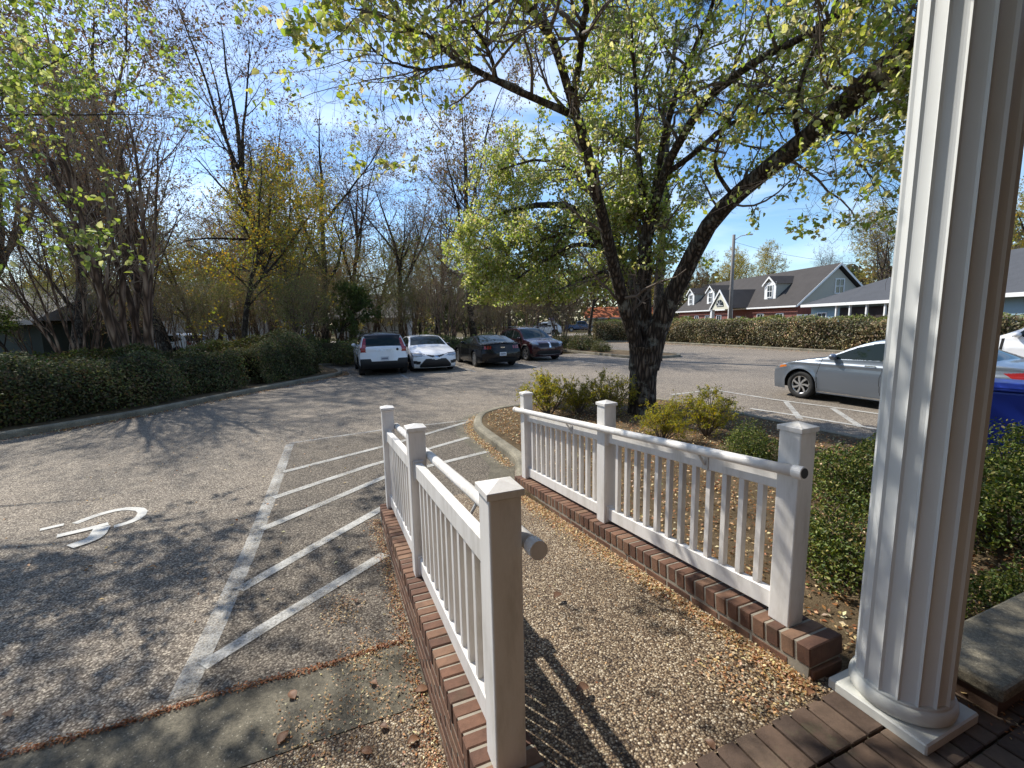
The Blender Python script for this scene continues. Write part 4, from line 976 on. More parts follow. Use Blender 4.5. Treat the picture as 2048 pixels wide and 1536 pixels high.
def hip_house():
    r = empty('blue_grey_house', (28.5, 25.5, 0.3), 0.0, 'low blue-grey house with slate hip roof and a covered porch, right of the brick house', 'house')
    Lh, Wh, ev, rg = 19.0, 14.0, 2.7, 6.0
    Geo().box((.6, 5.5, -.5), (Wh - .6, Lh - .6, ev - .05)).build('wall', BLUEWALL, r)
    Geo().box((.6, -9, -.5), (Wh - .6, 5.48, ev - .05)).build('wall', BLUEWALL, r)
    V = [(0, -10, ev), (Wh, -10, ev), (Wh, Lh, ev), (0, Lh, ev), (Wh / 2, -4, rg), (Wh / 2, Lh - 7.5, rg)]
    Geo().add(V, [(0, 1, 4), (1, 2, 5, 4), (2, 3, 5), (3, 0, 4, 5)]).build('roof', SHINGLE2, r)
    Geo().box((-.08, -10, ev - .22), (-.005, Lh, ev + .02)).build('fascia', TRIM, r); Geo().box((0, Lh + .005, ev - .22), (Wh, Lh + .08, ev + .02)).build('fascia', TRIM, r)
    Geo().box((0.55, 9.0, -.4), (.59, 14.5, 2.3)).build('porch_shade_panel', plain('porch_shade_paint', (.03, .02, .018), .8), r)  # flat dark panel: the porch recess's shade put into its colour
    for y in (9.2, 11.0, 12.8, 14.4): Geo().box((.1, y - .07, -.4), (.24, y + .07, ev - .22)).build('porch_post', TRIM, r)
    for y in (2, 6.5, 16.8): window(r, .6, y, 1.2, 1.1, 1.3, (-1, 0))
    p = D(1612, 628, 43)
    f = empty('white_fence', (p[0], p[1], 0.0), 0.1, 'short white fence panel between the two houses', 'fence')
    for k in range(9): Geo().box((k * .2 - .9, -.02, 0), (k * .2 - .72, .02, 2.1)).build('board', TRIM, f)
hip_house()
def pole():
    b = D(1462, 600, 40)
    r = empty('utility_pole', (b[0], b[1], 0), 0, 'grey wooden utility pole with street light in front of the brick house', 'utility pole')
    Geo().tube([(0, 0, 0), (0, 0, 4.5), (0, 0, 9.0)], [.17, .15, .12], 12).build('shaft', plain('weathered_pole', (.22, .20, .18), .9, .25, 4), r, smooth=True)
    Geo().tube([(0, 0, 8.5), (.5, -.1, 8.85), (1.1, -.2, 8.95)], .035, 8).build('lamp_arm', STEEL, r)
    Geo().box((.9, -.32, 8.9), (1.5, -.12, 9.02)).build('lamp_head', STEEL, r, bevel=.03)
    P = [np.array((0, 0, 8.4)) + np.array((28.0, 6, -.2)) * t + np.array((0, 0, -1.6)) * (4 * t * (1 - t)) for t in np.linspace(0, 1, 16)]
    w = Geo().tube([p + b * np.array((1, 1, 0)) for p in P], .012, 5).build('overhead_wire', BLACK); tag(w, 'thin overhead wire running right from the utility pole', 'wire')
pole()
def simple_building(name, label, px, y, w, d, ev, rg, rz_, wall, roof, z=0.0, px_y=650):
    p = D(px, px_y, y); r = empty(name, (p[0], p[1], z), rz_, label, 'building')
    Geo().box((-w/2, 0, -.3), (w/2, d, ev)).build('wall', wall, r)
    Geo().add([(-w/2 - .5, -.6, ev), (w/2 + .5, -.6, ev), (w/2 + .5, d + .6, ev), (-w/2 - .5, d + .6, ev), (-w/2 - .5, d/2, rg), (w/2 + .5, d/2, rg)], [(0, 1, 5, 4), (2, 3, 4, 5), (0, 4, 3), (1, 2, 5)]).build('roof', roof, r)
    Geo().box((-w/2 - .5, -.66, ev - .2), (w/2 + .5, -.605, ev + .02)).build('fascia', plain(name + '_fascia', (.42, .38, .34), .7), r)
    return r
b1 = simple_building('green_walled_building', 'low dark green building with grey roof at the left edge', -60, 24.5, 9, 7, 2.5, 4.6, -.15, DARKGREEN, m_roof('pale_roof', (.22, .21, .20)))
b2 = simple_building('white_building', 'long white building behind the trees on the left', 420, 42, 15, 9, 3.6, 6.5, .25, WHITEWALL, m_roof('light_roof', (.16, .15, .14)))
for x in (-5, -1.5, 2, 5.5): window(b2, x, 0, 1.8, 1.0, 1.4, (0, -1))
b3 = simple_building('white_garage', 'small white garage with pale roof behind the white crossover', 742, 46, 7, 6, 2.6, 5.2, .1, WHITEWALL, m_roof('garage_roof', (.32, .31, .30)))
Geo().box((-2.4, -.05, 0), (-.2, -.004, 2.1)).build('garage_door', plain('garage_door', (.5, .5, .5), .6), b3)
b4 = simple_building('orange_roofed_house', 'far small house with orange roof seen left of the pear tree trunk', 1245, 95, 14, 8, 2.4, 4.8, -.1, plain('cream_wall', (.55, .5, .38), .8), m_roof('orange_roof', (.40, .13, .06)))

def sign_post():
    p = D(1103, 660, 52); r = empty('street_sign', (p[0], p[1], 0), 0, 'small white sign on a post past the maroon crossover', 'sign')
    Geo().tube([(0, 0, 0), (0, 0, 2.3)], .035, 8).build('post', STEEL, r)
    Geo().box((-.45, -.06, 1.5), (.45, -.03, 1.95)).build('sign_board', TRIM, r, bevel=.01); Geo().box((-.3, -.06, 2.02), (.3, -.03, 2.3)).build('sign_board', plain('purple_sign', (.35, .3, .45), .6), r, bevel=.01)
sign_post()
# ------------------------------------------------------------------ vegetation
def jitter_col(rng, base, n, var=0.25, hue=0.15):
    """base: list of rgb; per-item random pick and variation"""
    b = np.array(base, float)[rng.integers(0, len(base), n)]
    b = b * (1 + var * rng.normal(0, 1, (n, 1)).clip(-2, 2)) * (1 + hue * rng.normal(0, 1, (n, 3)).clip(-2, 2) * 0.5)
    return np.c_[b.clip(0.004, 0.95), np.ones(n)]
def leaves(rng, P, Nrm, size, aspect, cols, detail=1, droop=0.0, T=None):
    n = len(P); Nrm = norm(Nrm)
    if T is None: T = rng.normal(0, 1, (n, 3))
    T = T + np.array([0, 0, -droop]); T = norm(T - Nrm * (T * Nrm).sum(1, keepdims=True)); Bn = np.cross(Nrm, T)
    L = np.asarray(size).reshape(-1, 1) * np.ones((n, 1)); Wd = L * aspect / 2; fold = Nrm * Wd * 0.45
    if detail == 1:
        V = np.stack([P, P + T * L * .5 + Bn * Wd + fold, P + T * L, P + T * L * .5 - Bn * Wd + fold], 1)
        F = np.arange(n * 4).reshape(n, 4); k = 4
    else:
        V = np.stack([P, P + T * L * .25 + Bn * Wd * .95 + fold, P + T * L * .65 + Bn * Wd * .75 + fold * .7, P + T * L - Nrm * L * .12, P + T * L * .65 - Bn * Wd * .75 + fold * .7, P + T * L * .25 - Bn * Wd * .95 + fold], 1)
        i = np.arange(n)[:, None] * 6
        F = np.concatenate([i + np.array([[0, 1, 2, 3]]), i + np.array([[0, 3, 4, 5]])]); k = 6
    return V.reshape(-1, 3), F, np.repeat(cols, k, 0)
def sprout(rng, P, R, n, t0, t1, ang, asd, length, lsd, m, wig, up, rk=0.6, rmax=9.0, fall=0.5, end=0.3, bias=None):
    """n children on every parent polyline"""
    K, m0, _ = P.shape
    t = rng.uniform(t0, t1, (K, n)) if n > 1 else np.full((K, 1), (t0 + t1) / 2)
    x = t * (m0 - 1); i = np.minimum(x.astype(int), m0 - 2); f = (x - i)[..., None]; kk = np.arange(K)[:, None]
    p = P[kk, i] * (1 - f) + P[kk, i + 1] * f; d = norm(P[kk, i + 1] - P[kk, i]); r = R[kk, i] * (1 - f[..., 0]) + R[kk, i + 1] * f[..., 0]
    p, d, r, t = p.reshape(-1, 3), d.reshape(-1, 3), r.ravel(), t.ravel(); N = len(p)
    a = rng.normal(ang, asd, N)[:, None]; q = rng.normal(0, 1, (N, 3)); q = norm(q - d * (q * d).sum(1, keepdims=True))
    v = norm(d * np.cos(a) + q * np.sin(a))
    if bias is not None: v = norm(v + np.asarray(bias))
    Ln = length * rng.uniform(1 - lsd, 1 + lsd, N) * (1 - fall * t)
    out = np.empty((N, m, 3)); out[:, 0] = p; st = (Ln / (m - 1))[:, None]
    for j in range(1, m):
        v = norm(v + rng.normal(0, wig, (N, 3)) + np.array([0, 0, up])); out[:, j] = out[:, j - 1] + v * st
    r0 = np.minimum(np.minimum(r * rk, rmax), Ln * 0.05)
    return out, r0[:, None] * np.linspace(1, end, m)[None]
def join_tubes(lst):
    V, F, o = [], [], 0
    for P, R, n in lst:
        v, f = tubes(P, R, n); V.append(v); F.append(f + o); o += len(v)
    return np.concatenate(V), np.concatenate(F)
def along(rng, P, n, t0=0.1):
    K, m, _ = P.shape; t = rng.uniform(t0, 1, (K, n)); x = t * (m - 1); i = np.minimum(x.astype(int), m - 2); f = (x - i)[..., None]; kk = np.arange(K)[:, None]
    return (P[kk, i] * (1 - f) + P[kk, i + 1] * f).reshape(-1, 3)
def make_tree(name, loc, label, parts, cat='tree', group=None, rz=0.0, sc=1.0):
    r = empty(name, loc, rz, label, cat, group); r.scale = (sc,) * 3
    for nm, me in parts: inst(nm, me, r)
    return r

# ---- the pear tree by the ramp: limbs traced through real depths
def pear():
    rng = np.random.default_rng(11)
    base = np.array([2.52, 8.75, 0.1])
    def L(*pts): return np.array([np.append(D(x, y, d), w) for x, y, d, w in pts])   # px, py, depth, diameter in px
    raw = [L((1283, 850, 8.75, 62), (1284, 800, 8.75, 54), (1287, 740, 8.75, 54), (1291, 690, 8.75, 64)),
      L((1284, 725, 8.75, 32.2), (1268, 670, 8.7, 28.0), (1245, 600, 8.5, 25.2), (1213, 470, 8.0, 23.1), (1190, 370, 7.5, 21.7), (1165, 270, 7.0, 20.3), (1145, 205, 6.7, 19.6)),
      L((1147, 215, 6.75, 16.8), (1127, 146, 6.4, 16.8), (1107, 88, 6.1, 16.8), (1069, 29, 5.7, 16.1), (1025, -15, 5.2, 14.0), (975, -60, 4.9, 9.8), (930, -110, 4.5, 5.6)),
      L((1145, 205, 6.7, 14.0), (1157, 132, 6.4, 14.0), (1165, 60, 6.0, 14.0), (1174, 0, 5.6, 12.6), (1180, -90, 5.0, 9.8), (1170, -200, 4.4, 5.6)),
      L((1150, 232, 6.85, 15.4), (1105, 212, 6.6, 14.0), (1069, 196, 6.3, 13.3), (1004, 167, 5.8, 12.6), (960, 146, 5.5, 11.2), (919, 123, 5.2, 9.8), (864, 79, 4.8, 8.4), (811, 53, 4.5, 6.3), (752, 29, 4.2, 4.2), (700, 20, 4.0, 2.8)),
      L((993, 160, 5.75, 7.7), (981, 111, 5.5, 7.7), (960, 73, 5.2, 7.0), (931, 29, 4.9, 5.6), (910, -20, 4.6, 4.2)),
      L((925, 128, 5.25, 7.0), (849, 138, 5.0, 5.6), (790, 126, 4.8, 4.2), (740, 95, 4.6, 2.8)),
      L((1293, 700, 8.85, 28.0), (1267, 572, 9.3, 23.8), (1233, 523, 9.6, 21.0), (1186, 468, 10.0, 19.6), (1154, 424, 10.3, 16.8), (1100, 408, 10.6, 12.6), (1023, 421, 10.9, 8.4), (960, 450, 11.2, 4.2)),
      L((1210, 495, 9.8, 9.8), (1150, 490, 10.1, 8.4), (1090, 520, 10.4, 6.3), (1030, 560, 10.7, 4.2), (985, 590, 10.8, 2.8)),
      L((1225, 515, 9.65, 11.2), (1190, 400, 10.0, 9.1), (1140, 340, 10.4, 7.0), (1070, 320, 10.8, 4.9), (990, 345, 11.2, 2.8)),
      L((1186, 468, 10.0, 8.4), (1120, 470, 10.4, 6.3), (1040, 490, 10.9, 4.2), (950, 500, 11.3, 2.8)),
      L((1267, 572, 9.3, 9.8), (1215, 545, 9.8, 7.7), (1160, 560, 10.2, 5.6), (1100, 590, 10.6, 3.5)),
      L((1291, 700, 8.85, 32.2), (1288, 600, 8.9, 28.0), (1290, 500, 8.9, 26.6), (1300, 440, 8.8, 25.2)),
      L((1298, 455, 8.8, 14.0), (1284, 380, 8.7, 12.6), (1278, 315, 8.6, 10.5), (1274, 230, 8.4, 8.4), (1268, 130, 8.0, 7.0), (1262, 30, 7.5, 4.9)),
      L((1300, 445, 8.8, 18.2), (1330, 345, 8.3, 17.5), (1360, 282, 7.9, 16.8), (1415, 200, 7.2, 16.1), (1471, 152, 6.7, 15.4), (1545, 104, 6.0, 14.7), (1619, 67, 5.5, 14.0), (1716, 7, 4.9, 11.9), (1800, -60, 4.4, 7.0)),
      L((1330, 350, 8.3, 11.2), (1397, 300, 8.0, 11.2), (1452, 252, 7.7, 9.8), (1512, 230, 7.4, 7.0), (1570, 215, 7.1, 4.2)),
      L((1300, 450, 8.8, 14.0), (1318, 330, 8.5, 13.3), (1340, 230, 8.0, 11.9), (1380, 120, 7.4, 10.5), (1420, 20, 6.8, 8.4), (1450, -80, 6.2, 5.6)),
      L((1240, 600, 9.4, 14.0), (1237, 480, 9.5, 8.4), (1240, 360, 9.5, 6.3), (1243, 220, 9.3, 4.9), (1235, 90, 9.0, 3.5)),
      L((1293, 735, 8.75, 50), (1318, 650, 8.7, 40), (1352, 580, 8.5, 36), (1385, 510, 8.2, 34), (1425, 440, 7.8, 33), (1470, 392, 7.4, 33), (1520, 350, 7.0, 34), (1580, 305, 6.5, 37), (1640, 252, 6.0, 41), (1700, 200, 5.5, 47), (1760, 150, 5.0, 54), (1840, 85, 4.5, 56), (1930, 0, 4.0, 48), (2040, -120, 3.5, 32)),
      L((1700, 195, 5.5, 14.0), (1790, 165, 5.2, 14.0), (1880, 120, 4.8, 11.2), (1960, 60, 4.4, 7.0)),
      L((1715, 200, 5.4, 4.9), (1712, 260, 5.3, 4.2), (1716, 320, 5.25, 3.5), (1740, 352, 5.2, 2.8), (1774, 381, 5.2, 1.8)),
      L((1470, 400, 7.4, 8.4), (1430, 330, 7.2, 7.0), (1450, 250, 6.9, 6.3), (1500, 190, 6.6, 5.6), (1560, 150, 6.2, 3.5)),
      L((1600, 290, 6.3, 9.8), (1590, 220, 6.0, 8.4), (1610, 140, 5.6, 7.0), (1650, 60, 5.2, 5.6), (1690, -30, 4.8, 3.5)),
      L((1640, 250, 6.0, 6.3), (1690, 265, 5.9, 5.6), (1730, 250, 5.7, 4.2), (1770, 220, 5.5, 2.8)),
    ]
    m = 18; Ps, Rs = [], []
    for q in raw:
        c = catmull(q, m); dia = c[:, 3]; dist = np.linalg.norm(c[:, :3] - np.array([0, 0, EYE]), axis=1)
        dep = c[:, 1] * _c - (c[:, 2] - EYE) * _s
        Ps.append(c[:, :3]); Rs.append(dia * dep / FPX / 2)
    P0, R0 = np.array(Ps), np.array(Rs)
    P0[0, :3] -= 0
    P0[0, 0, 2] = -0.1; R0[0, 0] *= 1.2
    wob = np.random.default_rng(3).normal(0, 0.012, P0.shape); P0 += wob * np.linspace(0, 1, m)[None, :, None]
    lim = P0[1:]; limR = R0[1:]
    thin = np.array([i for i in range(len(lim)) if abs(lim[i][0][0] - D(1293, 735, 8.75)[0]) > .03 or len(raw[i + 1]) < 12])
    big = [i for i in range(len(lim)) if i not in thin]
    fine = lim[thin]; fR = limR[thin]
    fR_s = fR
    P1, R1 = sprout(rng, fine, fR_s, 13, .22, 1, .85, .3, 1.25, .45, 8, .22, .05, .55, .03, .35)
    Pq, Rq = sprout(rng, lim[big], limR[big], 16, .3, 1, 1.0, .25, 1.1, .4, 8, .22, .12, .3, .022, .2)
    P1 = np.concatenate([P1, Pq]); R1 = np.concatenate([R1, Rq])
    ends = np.concatenate([fine[:, -6:]]); endR = fR_s[:, -6:]
    P1b, R1b = sprout(rng, ends, endR, 4, .2, 1, .6, .3, 1.0, .4, 8, .2, .04, .6, .02, .3)
    P1 = np.concatenate([P1, P1b]); R1 = np.concatenate([R1, R1b])
    P2, R2 = sprout(rng, P1, R1, 6, .15, 1, .8, .3, .62, .4, 6, .28, .02, .6, .011, .35)
    P3, R3 = sprout(rng, P2, R2, 4, .2, 1, .8, .35, .26, .4, 4, .3, .03, .6, .005, .3)
    fm = P2[:, 0, 1] > 8.6; Pz, Rz = sprout(rng, P2[fm], R2[fm], 7, .1, 1, .9, .35, .32, .4, 4, .3, .0, .6, .005, .3)
    P3 = np.concatenate([P3, Pz]); R3 = np.concatenate([R3, Rz])
    V, F = join_tubes([(P0[:1], R0[:1], 18), (P0[1:], R0[1:], 14)])
    trunk = mesh_data('trunk', V - base, F, BARK, True)
    V, F = join_tubes([(P1, R1, 6), (P2, R2, 4), (P3, np.maximum(R3, .0016), 3)])
    tw = mesh_data('branches', V - base, F, TWIG, True)
    # leaves in spurs near twig ends
    tip = np.concatenate([along(rng, P3, 5, .3), along(rng, P2, 4, .5)])
    # some spurs carry many leaves, some none
    cell = np.floor(tip / .35).astype(int); hsh = np.abs(np.sin(cell[:, 0] * 12.9898 + cell[:, 1] * 78.233 + cell[:, 2] * 37.719) * 43758.5453) % 1
    dist = np.linalg.norm(tip - np.array([0, 0, EYE]), axis=1)
    tip = tip[(hsh > np.interp(dist, [3, 5.5, 7.5, 8.8, 9.4], [.80, .62, .48, .3, .0]))]
    def keep(p):       # thin out what hangs right in front of the lens or below the clear stem
        zmin = np.where(p[:, 1] > 9, 2.4, 2.9)
        return (p[:, 2] > zmin) & (np.linalg.norm(p - np.array([0, 0, EYE]), axis=1) > 2.6)
    tip = tip[keep(tip)]
    n = len(tip); tip = tip + rng.normal(0, .03, (n, 3))
    cols = jitter_col(rng, [(.30, .35, .085), (.37, .40, .11), (.24, .31, .065), (.44, .44, .14), (.52, .50, .24)], n, .18, .12)
    V, F, c = leaves(rng, tip, rng.normal(0, 1, (n, 3)) + (0, 0, .4), rng.uniform(.045, .085, n), .72, cols, 2, .9)
    k = rng.random(len(tip)) < .16                        # leftover pale blossom, also standing in for sunlit leaf backs
    bp = np.repeat(tip[k], 3, 0) + rng.normal(0, .02, (k.sum() * 3, 3)); nb = len(bp)
    V2, F2, c2 = leaves(rng, bp, rng.normal(0, 1, (nb, 3)), rng.uniform(.018, .03, nb), 1.0, jitter_col(rng, [(.72, .70, .60), (.6, .58, .46)], nb, .1, .05), 2)
    crown = mesh_data('crown', np.concatenate([V, V2]) - base, np.concatenate([F, F2 + len(V)]), LEAF, False, np.concatenate([c, c2]))
    print('pear', len(P1), len(P2), len(P3), n)
    make_tree('pear_tree', tuple(base), 'large flowering pear tree in fresh leaf beside the ramp, forked dark trunk', [('trunk', trunk), ('branches', tw), ('crown', crown)])
pear()

# ---- generic trees
def gen_tree(seed, H, kind, spec=None):
    rng = np.random.default_rng(seed)
    if kind == 'vase':        # multi-stemmed crape myrtle
        ns = 10; az = np.linspace(0, 2 * np.pi, ns, endpoint=False) + rng.normal(0, .25, ns); tilt = rng.uniform(.05, .22, ns) if seed == 900 else rng.uniform(.12, .38, ns)
        v = np.stack([np.cos(az) * np.sin(tilt), np.sin(az) * np.sin(tilt), np.cos(tilt)], -1); p = v * .0 + np.stack([np.cos(az), np.sin(az), 0 * az], -1) * .22
        P0 = np.empty((ns, 12, 3)); P0[:, 0] = p - (0, 0, .1)
        for j in range(1, 12):
            v = norm(v + rng.normal(0, .05, v.shape) + (0, 0, .02)); P0[:, j] = P0[:, j - 1] + v * H * .72 / 11 * rng.uniform(.9, 1.1, (ns, 1))
        R0 = rng.uniform(.0045, .008, (ns, 1)) * H * (1.5 if seed == 900 else 1) * np.linspace(1, .25, 12)[None]
        P1, R1 = sprout(rng, P0, R0, 7, .3, 1, .45, .15, H * .38, .3, 8, .1, .05, .5, .025, .35)
        P2, R2 = sprout(rng, P1, R1, 6, .15, 1, .5, .2, H * .2, .3, 6, .12, .05, .55, .012, .35)
        P3, R3 = sprout(rng, P2, R2, 4, .2, 1, .5, .25, H * .10, .3, 4, .15, .03, .6, .008, .35)
        big = [(P0, R0, 8), (P1, R1, 5)]; small = [(P2, R2, 4), (P3, np.maximum(R3, .0028), 3)]; tips = P3
    else:
        par = {'bare': (.30, .75, .34, 14, .05), 'bud': (.22, .8, .36, 16, .05), 'olive': (.15, .95, .34, 16, .02), 'round': (.12, 1.0, .40, 14, .0)}[kind]
        t0, ang, lf, nl, up = par
        P0 = np.empty((1, 16, 3)); P0[0, 0] = (0, 0, -.2); v = np.array([[rng.normal(0, .06), rng.normal(0, .06), 1.0]])
        for j in range(1, 16):
            v = norm(v + rng.normal(0, .085, v.shape) + (0, 0, .05)); P0[:, j] = P0[:, j - 1] + v * H * .9 / 15
        R0 = np.array([[.0135 * H * (1 - j / 15) ** .9 + .004 for j in range(16)]]); R0[0, 0] *= 1.35
        # a couple of heavy leaders
        Pl, Rl = sprout(rng, P0, R0, 4, .3, .6, .38, .1, H * .5, .2, 12, .07, .04, .75, .3, .2, .15)
        PP, RR = np.concatenate([P0[:, np.linspace(0, 15, 12).astype(int)], Pl]), np.concatenate([R0[:, np.linspace(0, 15, 12).astype(int)], Rl])
        P1, R1 = sprout(rng, PP, RR, nl // 2 + 2, t0, 1, ang, .2, H * lf * .62, .35, 9, .12, up, .5, .05, .55)
        P2, R2 = sprout(rng, P1, R1, 7, .2, 1, .7, .22, H * .13, .3, 6, .16, .03, .55, .018, .35)
        P3, R3 = sprout(rng, P2, R2, 4, .2, 1, .7, .25, H * .06, .35, 4, .2, .03, .6, .012, .3)
        big = [(P0, R0, 12), (Pl, Rl, 8), (P1, R1, 5)]; small = [(P2, R2, 3), (P3, np.maximum(R3, .0036), 3)]; tips = P3
    V, F = join_tubes(big); tr = mesh_data('trunk', V, F, BARK3 if kind == 'vase' else BARK2, True)
    V, F = join_tubes(small); tw = mesh_data('twigs', V, F, TWIG2 if kind == 'vase' else TWIG, True)
    spec = spec or {'vase': (4, .075, [(.20, .14, .07), (.16, .13, .05), (.22, .11, .06)]), 'bare': (2, .09, [(.20, .10, .07), (.16, .10, .06), (.22, .14, .07)]), 'bud': (5, .10, [(.24, .15, .06), (.22, .12, .06), (.26, .19, .06), (.2, .17, .06)]),
            'olive': (7, .12, [(.36, .29, .06), (.30, .27, .06), (.42, .28, .07), (.24, .25, .06)]), 'round': (20, .17, [(.06, .09, .02), (.08, .11, .025), (.11, .13, .03)])}[kind]
    p = along(rng, tips, spec[0], .2); n = len(p); p = p + rng.normal(0, .04, (n, 3))
    V, F, c = leaves(rng, p, rng.normal(0, 1, (n, 3)) + (0, 0, .3), rng.uniform(.5, 1.1, n) * spec[1], .6, jitter_col(rng, spec[2], n, .22, .2), 1, .6)
    cr = mesh_data('crown', V, F, LEAF if kind in ('olive',) else (LEAF_D if kind == 'round' else LEAF_B), False, c)
    return [('trunk', tr), ('twigs', tw), ('crown', cr)]
KIT = {}
def kit(kind, k, H):
    key = (kind, k)
    if key not in KIT: KIT[key] = (gen_tree(900 if k == 9 else 100 + 7 * k + sum(map(ord, kind)), 10.0, kind))
    return KIT[key]
def plant(kind, k, px, y, H, label, rz=0.0, name=None, x=None, group='trees behind the lot'):
    p = D(px, 650, y); xx = p[0] if x is None else x
    nm = name or {'vase': 'crape_myrtle', 'bare': 'bare_tree', 'bud': 'budding_tree', 'olive': 'young_leaf_tree', 'round': 'evergreen_tree'}[kind]
    return make_tree(nm, (xx, y, 0.0), label, kit(kind, k, H), 'tree', group, rz, H / 10.0)
for a in (
 ('vase', 9, 265, 13.2, 10.5, 'multi-stemmed crape myrtle with pinkish-brown stems rising from the left hedge', 0.4),
 ('vase', 1, 150, 15.5, 8.0, 'second crape myrtle, left of and behind the big multi-stemmed one', 1.4),
 ('bud', 0, 330, 21.0, 19.5, 'tall brown-budded tree filling the upper left behind the multi-stemmed one', 0.2),
 ('bud', 1, 130, 20.0, 18.0, 'tall brown-budded tree near the upper left corner', 2.2),
 ('bud', 0, -60, 22.0, 17.0, 'tall brown-budded tree at the left edge', 4.1),
 ('bare', 0, 545, 27.0, 19.5, 'tall bare tree whose top stands free against the sky left of centre', 1.0),
 ('olive', 0, 480, 20.0, 10.5, 'yellow-olive tree in young leaf left of the white crossover', 0.0),
 ('olive', 1, 590, 24.0, 11.5, 'orange-olive tree in young leaf above the white crossover', 2.0),
 ('bare', 1, 650, 30.0, 17.5, 'bare grey tree forking above the white crossover', 3.0),
 ('bare', 0, 705, 33.0, 16.0, 'bare tree leaning right above the white sedan', 3.9),
 ('bare', 1, 800, 36.0, 15.5, 'bare ivy-clad tree behind the white sedan', 0.7),
 ('bud', 1, 950, 32.0, 17.5, 'tall reddish-budded tree behind the black coupe', 5.0),
 ('bare', 0, 870, 40.0, 15.0, 'slim bare tree far behind the white sedan', 2.6),
 ('bare', 1, 1020, 42.0, 15.0, 'bare tree far behind the maroon crossover', 4.4),
 ('vase', 0, 888, 25.5, 6.2, 'round brown crape myrtle behind the white sedan', 2.0),
 ('vase', 1, 1122, 32.0, 6.3, 'round pale crape myrtle behind the maroon crossover', 0.3),
 ('vase', 1, 985, 36.0, 6.5, 'brown crape myrtle between the two rounder ones', 3.3),
 ('olive', 1, 1075, 48.0, 11.0, 'olive tree far behind the maroon crossover', 1.2),
 ('bud', 0, 1180, 55.0, 15.0, 'far budding tree behind the pear tree trunk', 1.9),
 ('round', 0, 20, 19.5, 5.8, 'dark evergreen tree at the left edge before the green building', 0.0),
 ('olive', 0, 95, 27.0, 7.0, 'small leaning olive tree right of the green building', 0.8),
 ('round', 1, 560, 27.0, 5.2, 'dark evergreen behind the left hedge', 1.0),
 ('olive', 1, 400, 25.0, 7.5, 'yellow-green small tree before the white building', 4.2),
 ('round', 0, 665, 26.0, 4.8, 'dark evergreen left of the white crossover', 2.5),
 ('bud', 1, 430, 34.0, 14.0, 'brown-budded tree behind the white building corner', 0.4),
 ('olive', 0, 760, 44.0, 10.0, 'olive tree behind the white garage', 3.4),
 ('round', 1, 930, 46.0, 7.5, 'dark evergreen far behind the black coupe', 3.7),
 ('olive', 1, 1430, 68.0, 12.0, 'olive tree behind the left end of the brick house', 0.0),
 ('olive', 0, 1500, 78.0, 14.0, 'yellow-olive tree above the ridge of the brick house', 1.5),
 ('olive', 1, 1570, 82.0, 15.0, 'tall thin olive tree above the ridge of the brick house', 2.8),
 ('bare', 1, 1640, 80.0, 15.5, 'bare twiggy tree above the brick house gable', 1.1),
 ('round', 1, 1697, 72.0, 10.5, 'dark rounded evergreen right of the brick house gable', 0.9),
 ('bare', 0, 1758, 60.0, 14.5, 'tall bare tree left of the white column', 0.2),
 ('olive', 1, 1805, 62.0, 17.0, 'olive tree beside the white column top', 2.2),
 ('bud', 0, 1370, 75.0, 13.0, 'budding tree left of the brick house', 2.9),
 ('olive', 0, 2060, 52.0, 19.0, 'olive tree at the right edge behind the column', 0.6),
 ('olive', 0, 1300, 85.0, 13.0, 'far olive tree behind the orange-roofed house', 4.0),
 ('bud', 1, 740, 41.0, 13.5, 'budding tree straight above the white garage', 1.3),
 ('bud', 0, 510, 37.0, 14.5, 'brown-budded tree behind the yellow-olive one', 5.5),
 ('olive', 0, 840, 48.0, 11.5, 'olive tree far behind the white sedan', 0.9),
 ('olive', 1, 230, 33.0, 11.0, 'olive tree behind the multi-stemmed one', 3.0),
 ('olive', 0, 620, 42.0, 12.0, 'olive tree far behind the white crossover', 1.7),
 ('round', 0, 1120, 90.0, 11.0, 'far dark evergreen above the blue pickup', 5.2),
 ('round', 1, 1030, 70.0, 8.0, 'far dark evergreen above the white sport utility vehicle', 0.4),
): plant(*a)

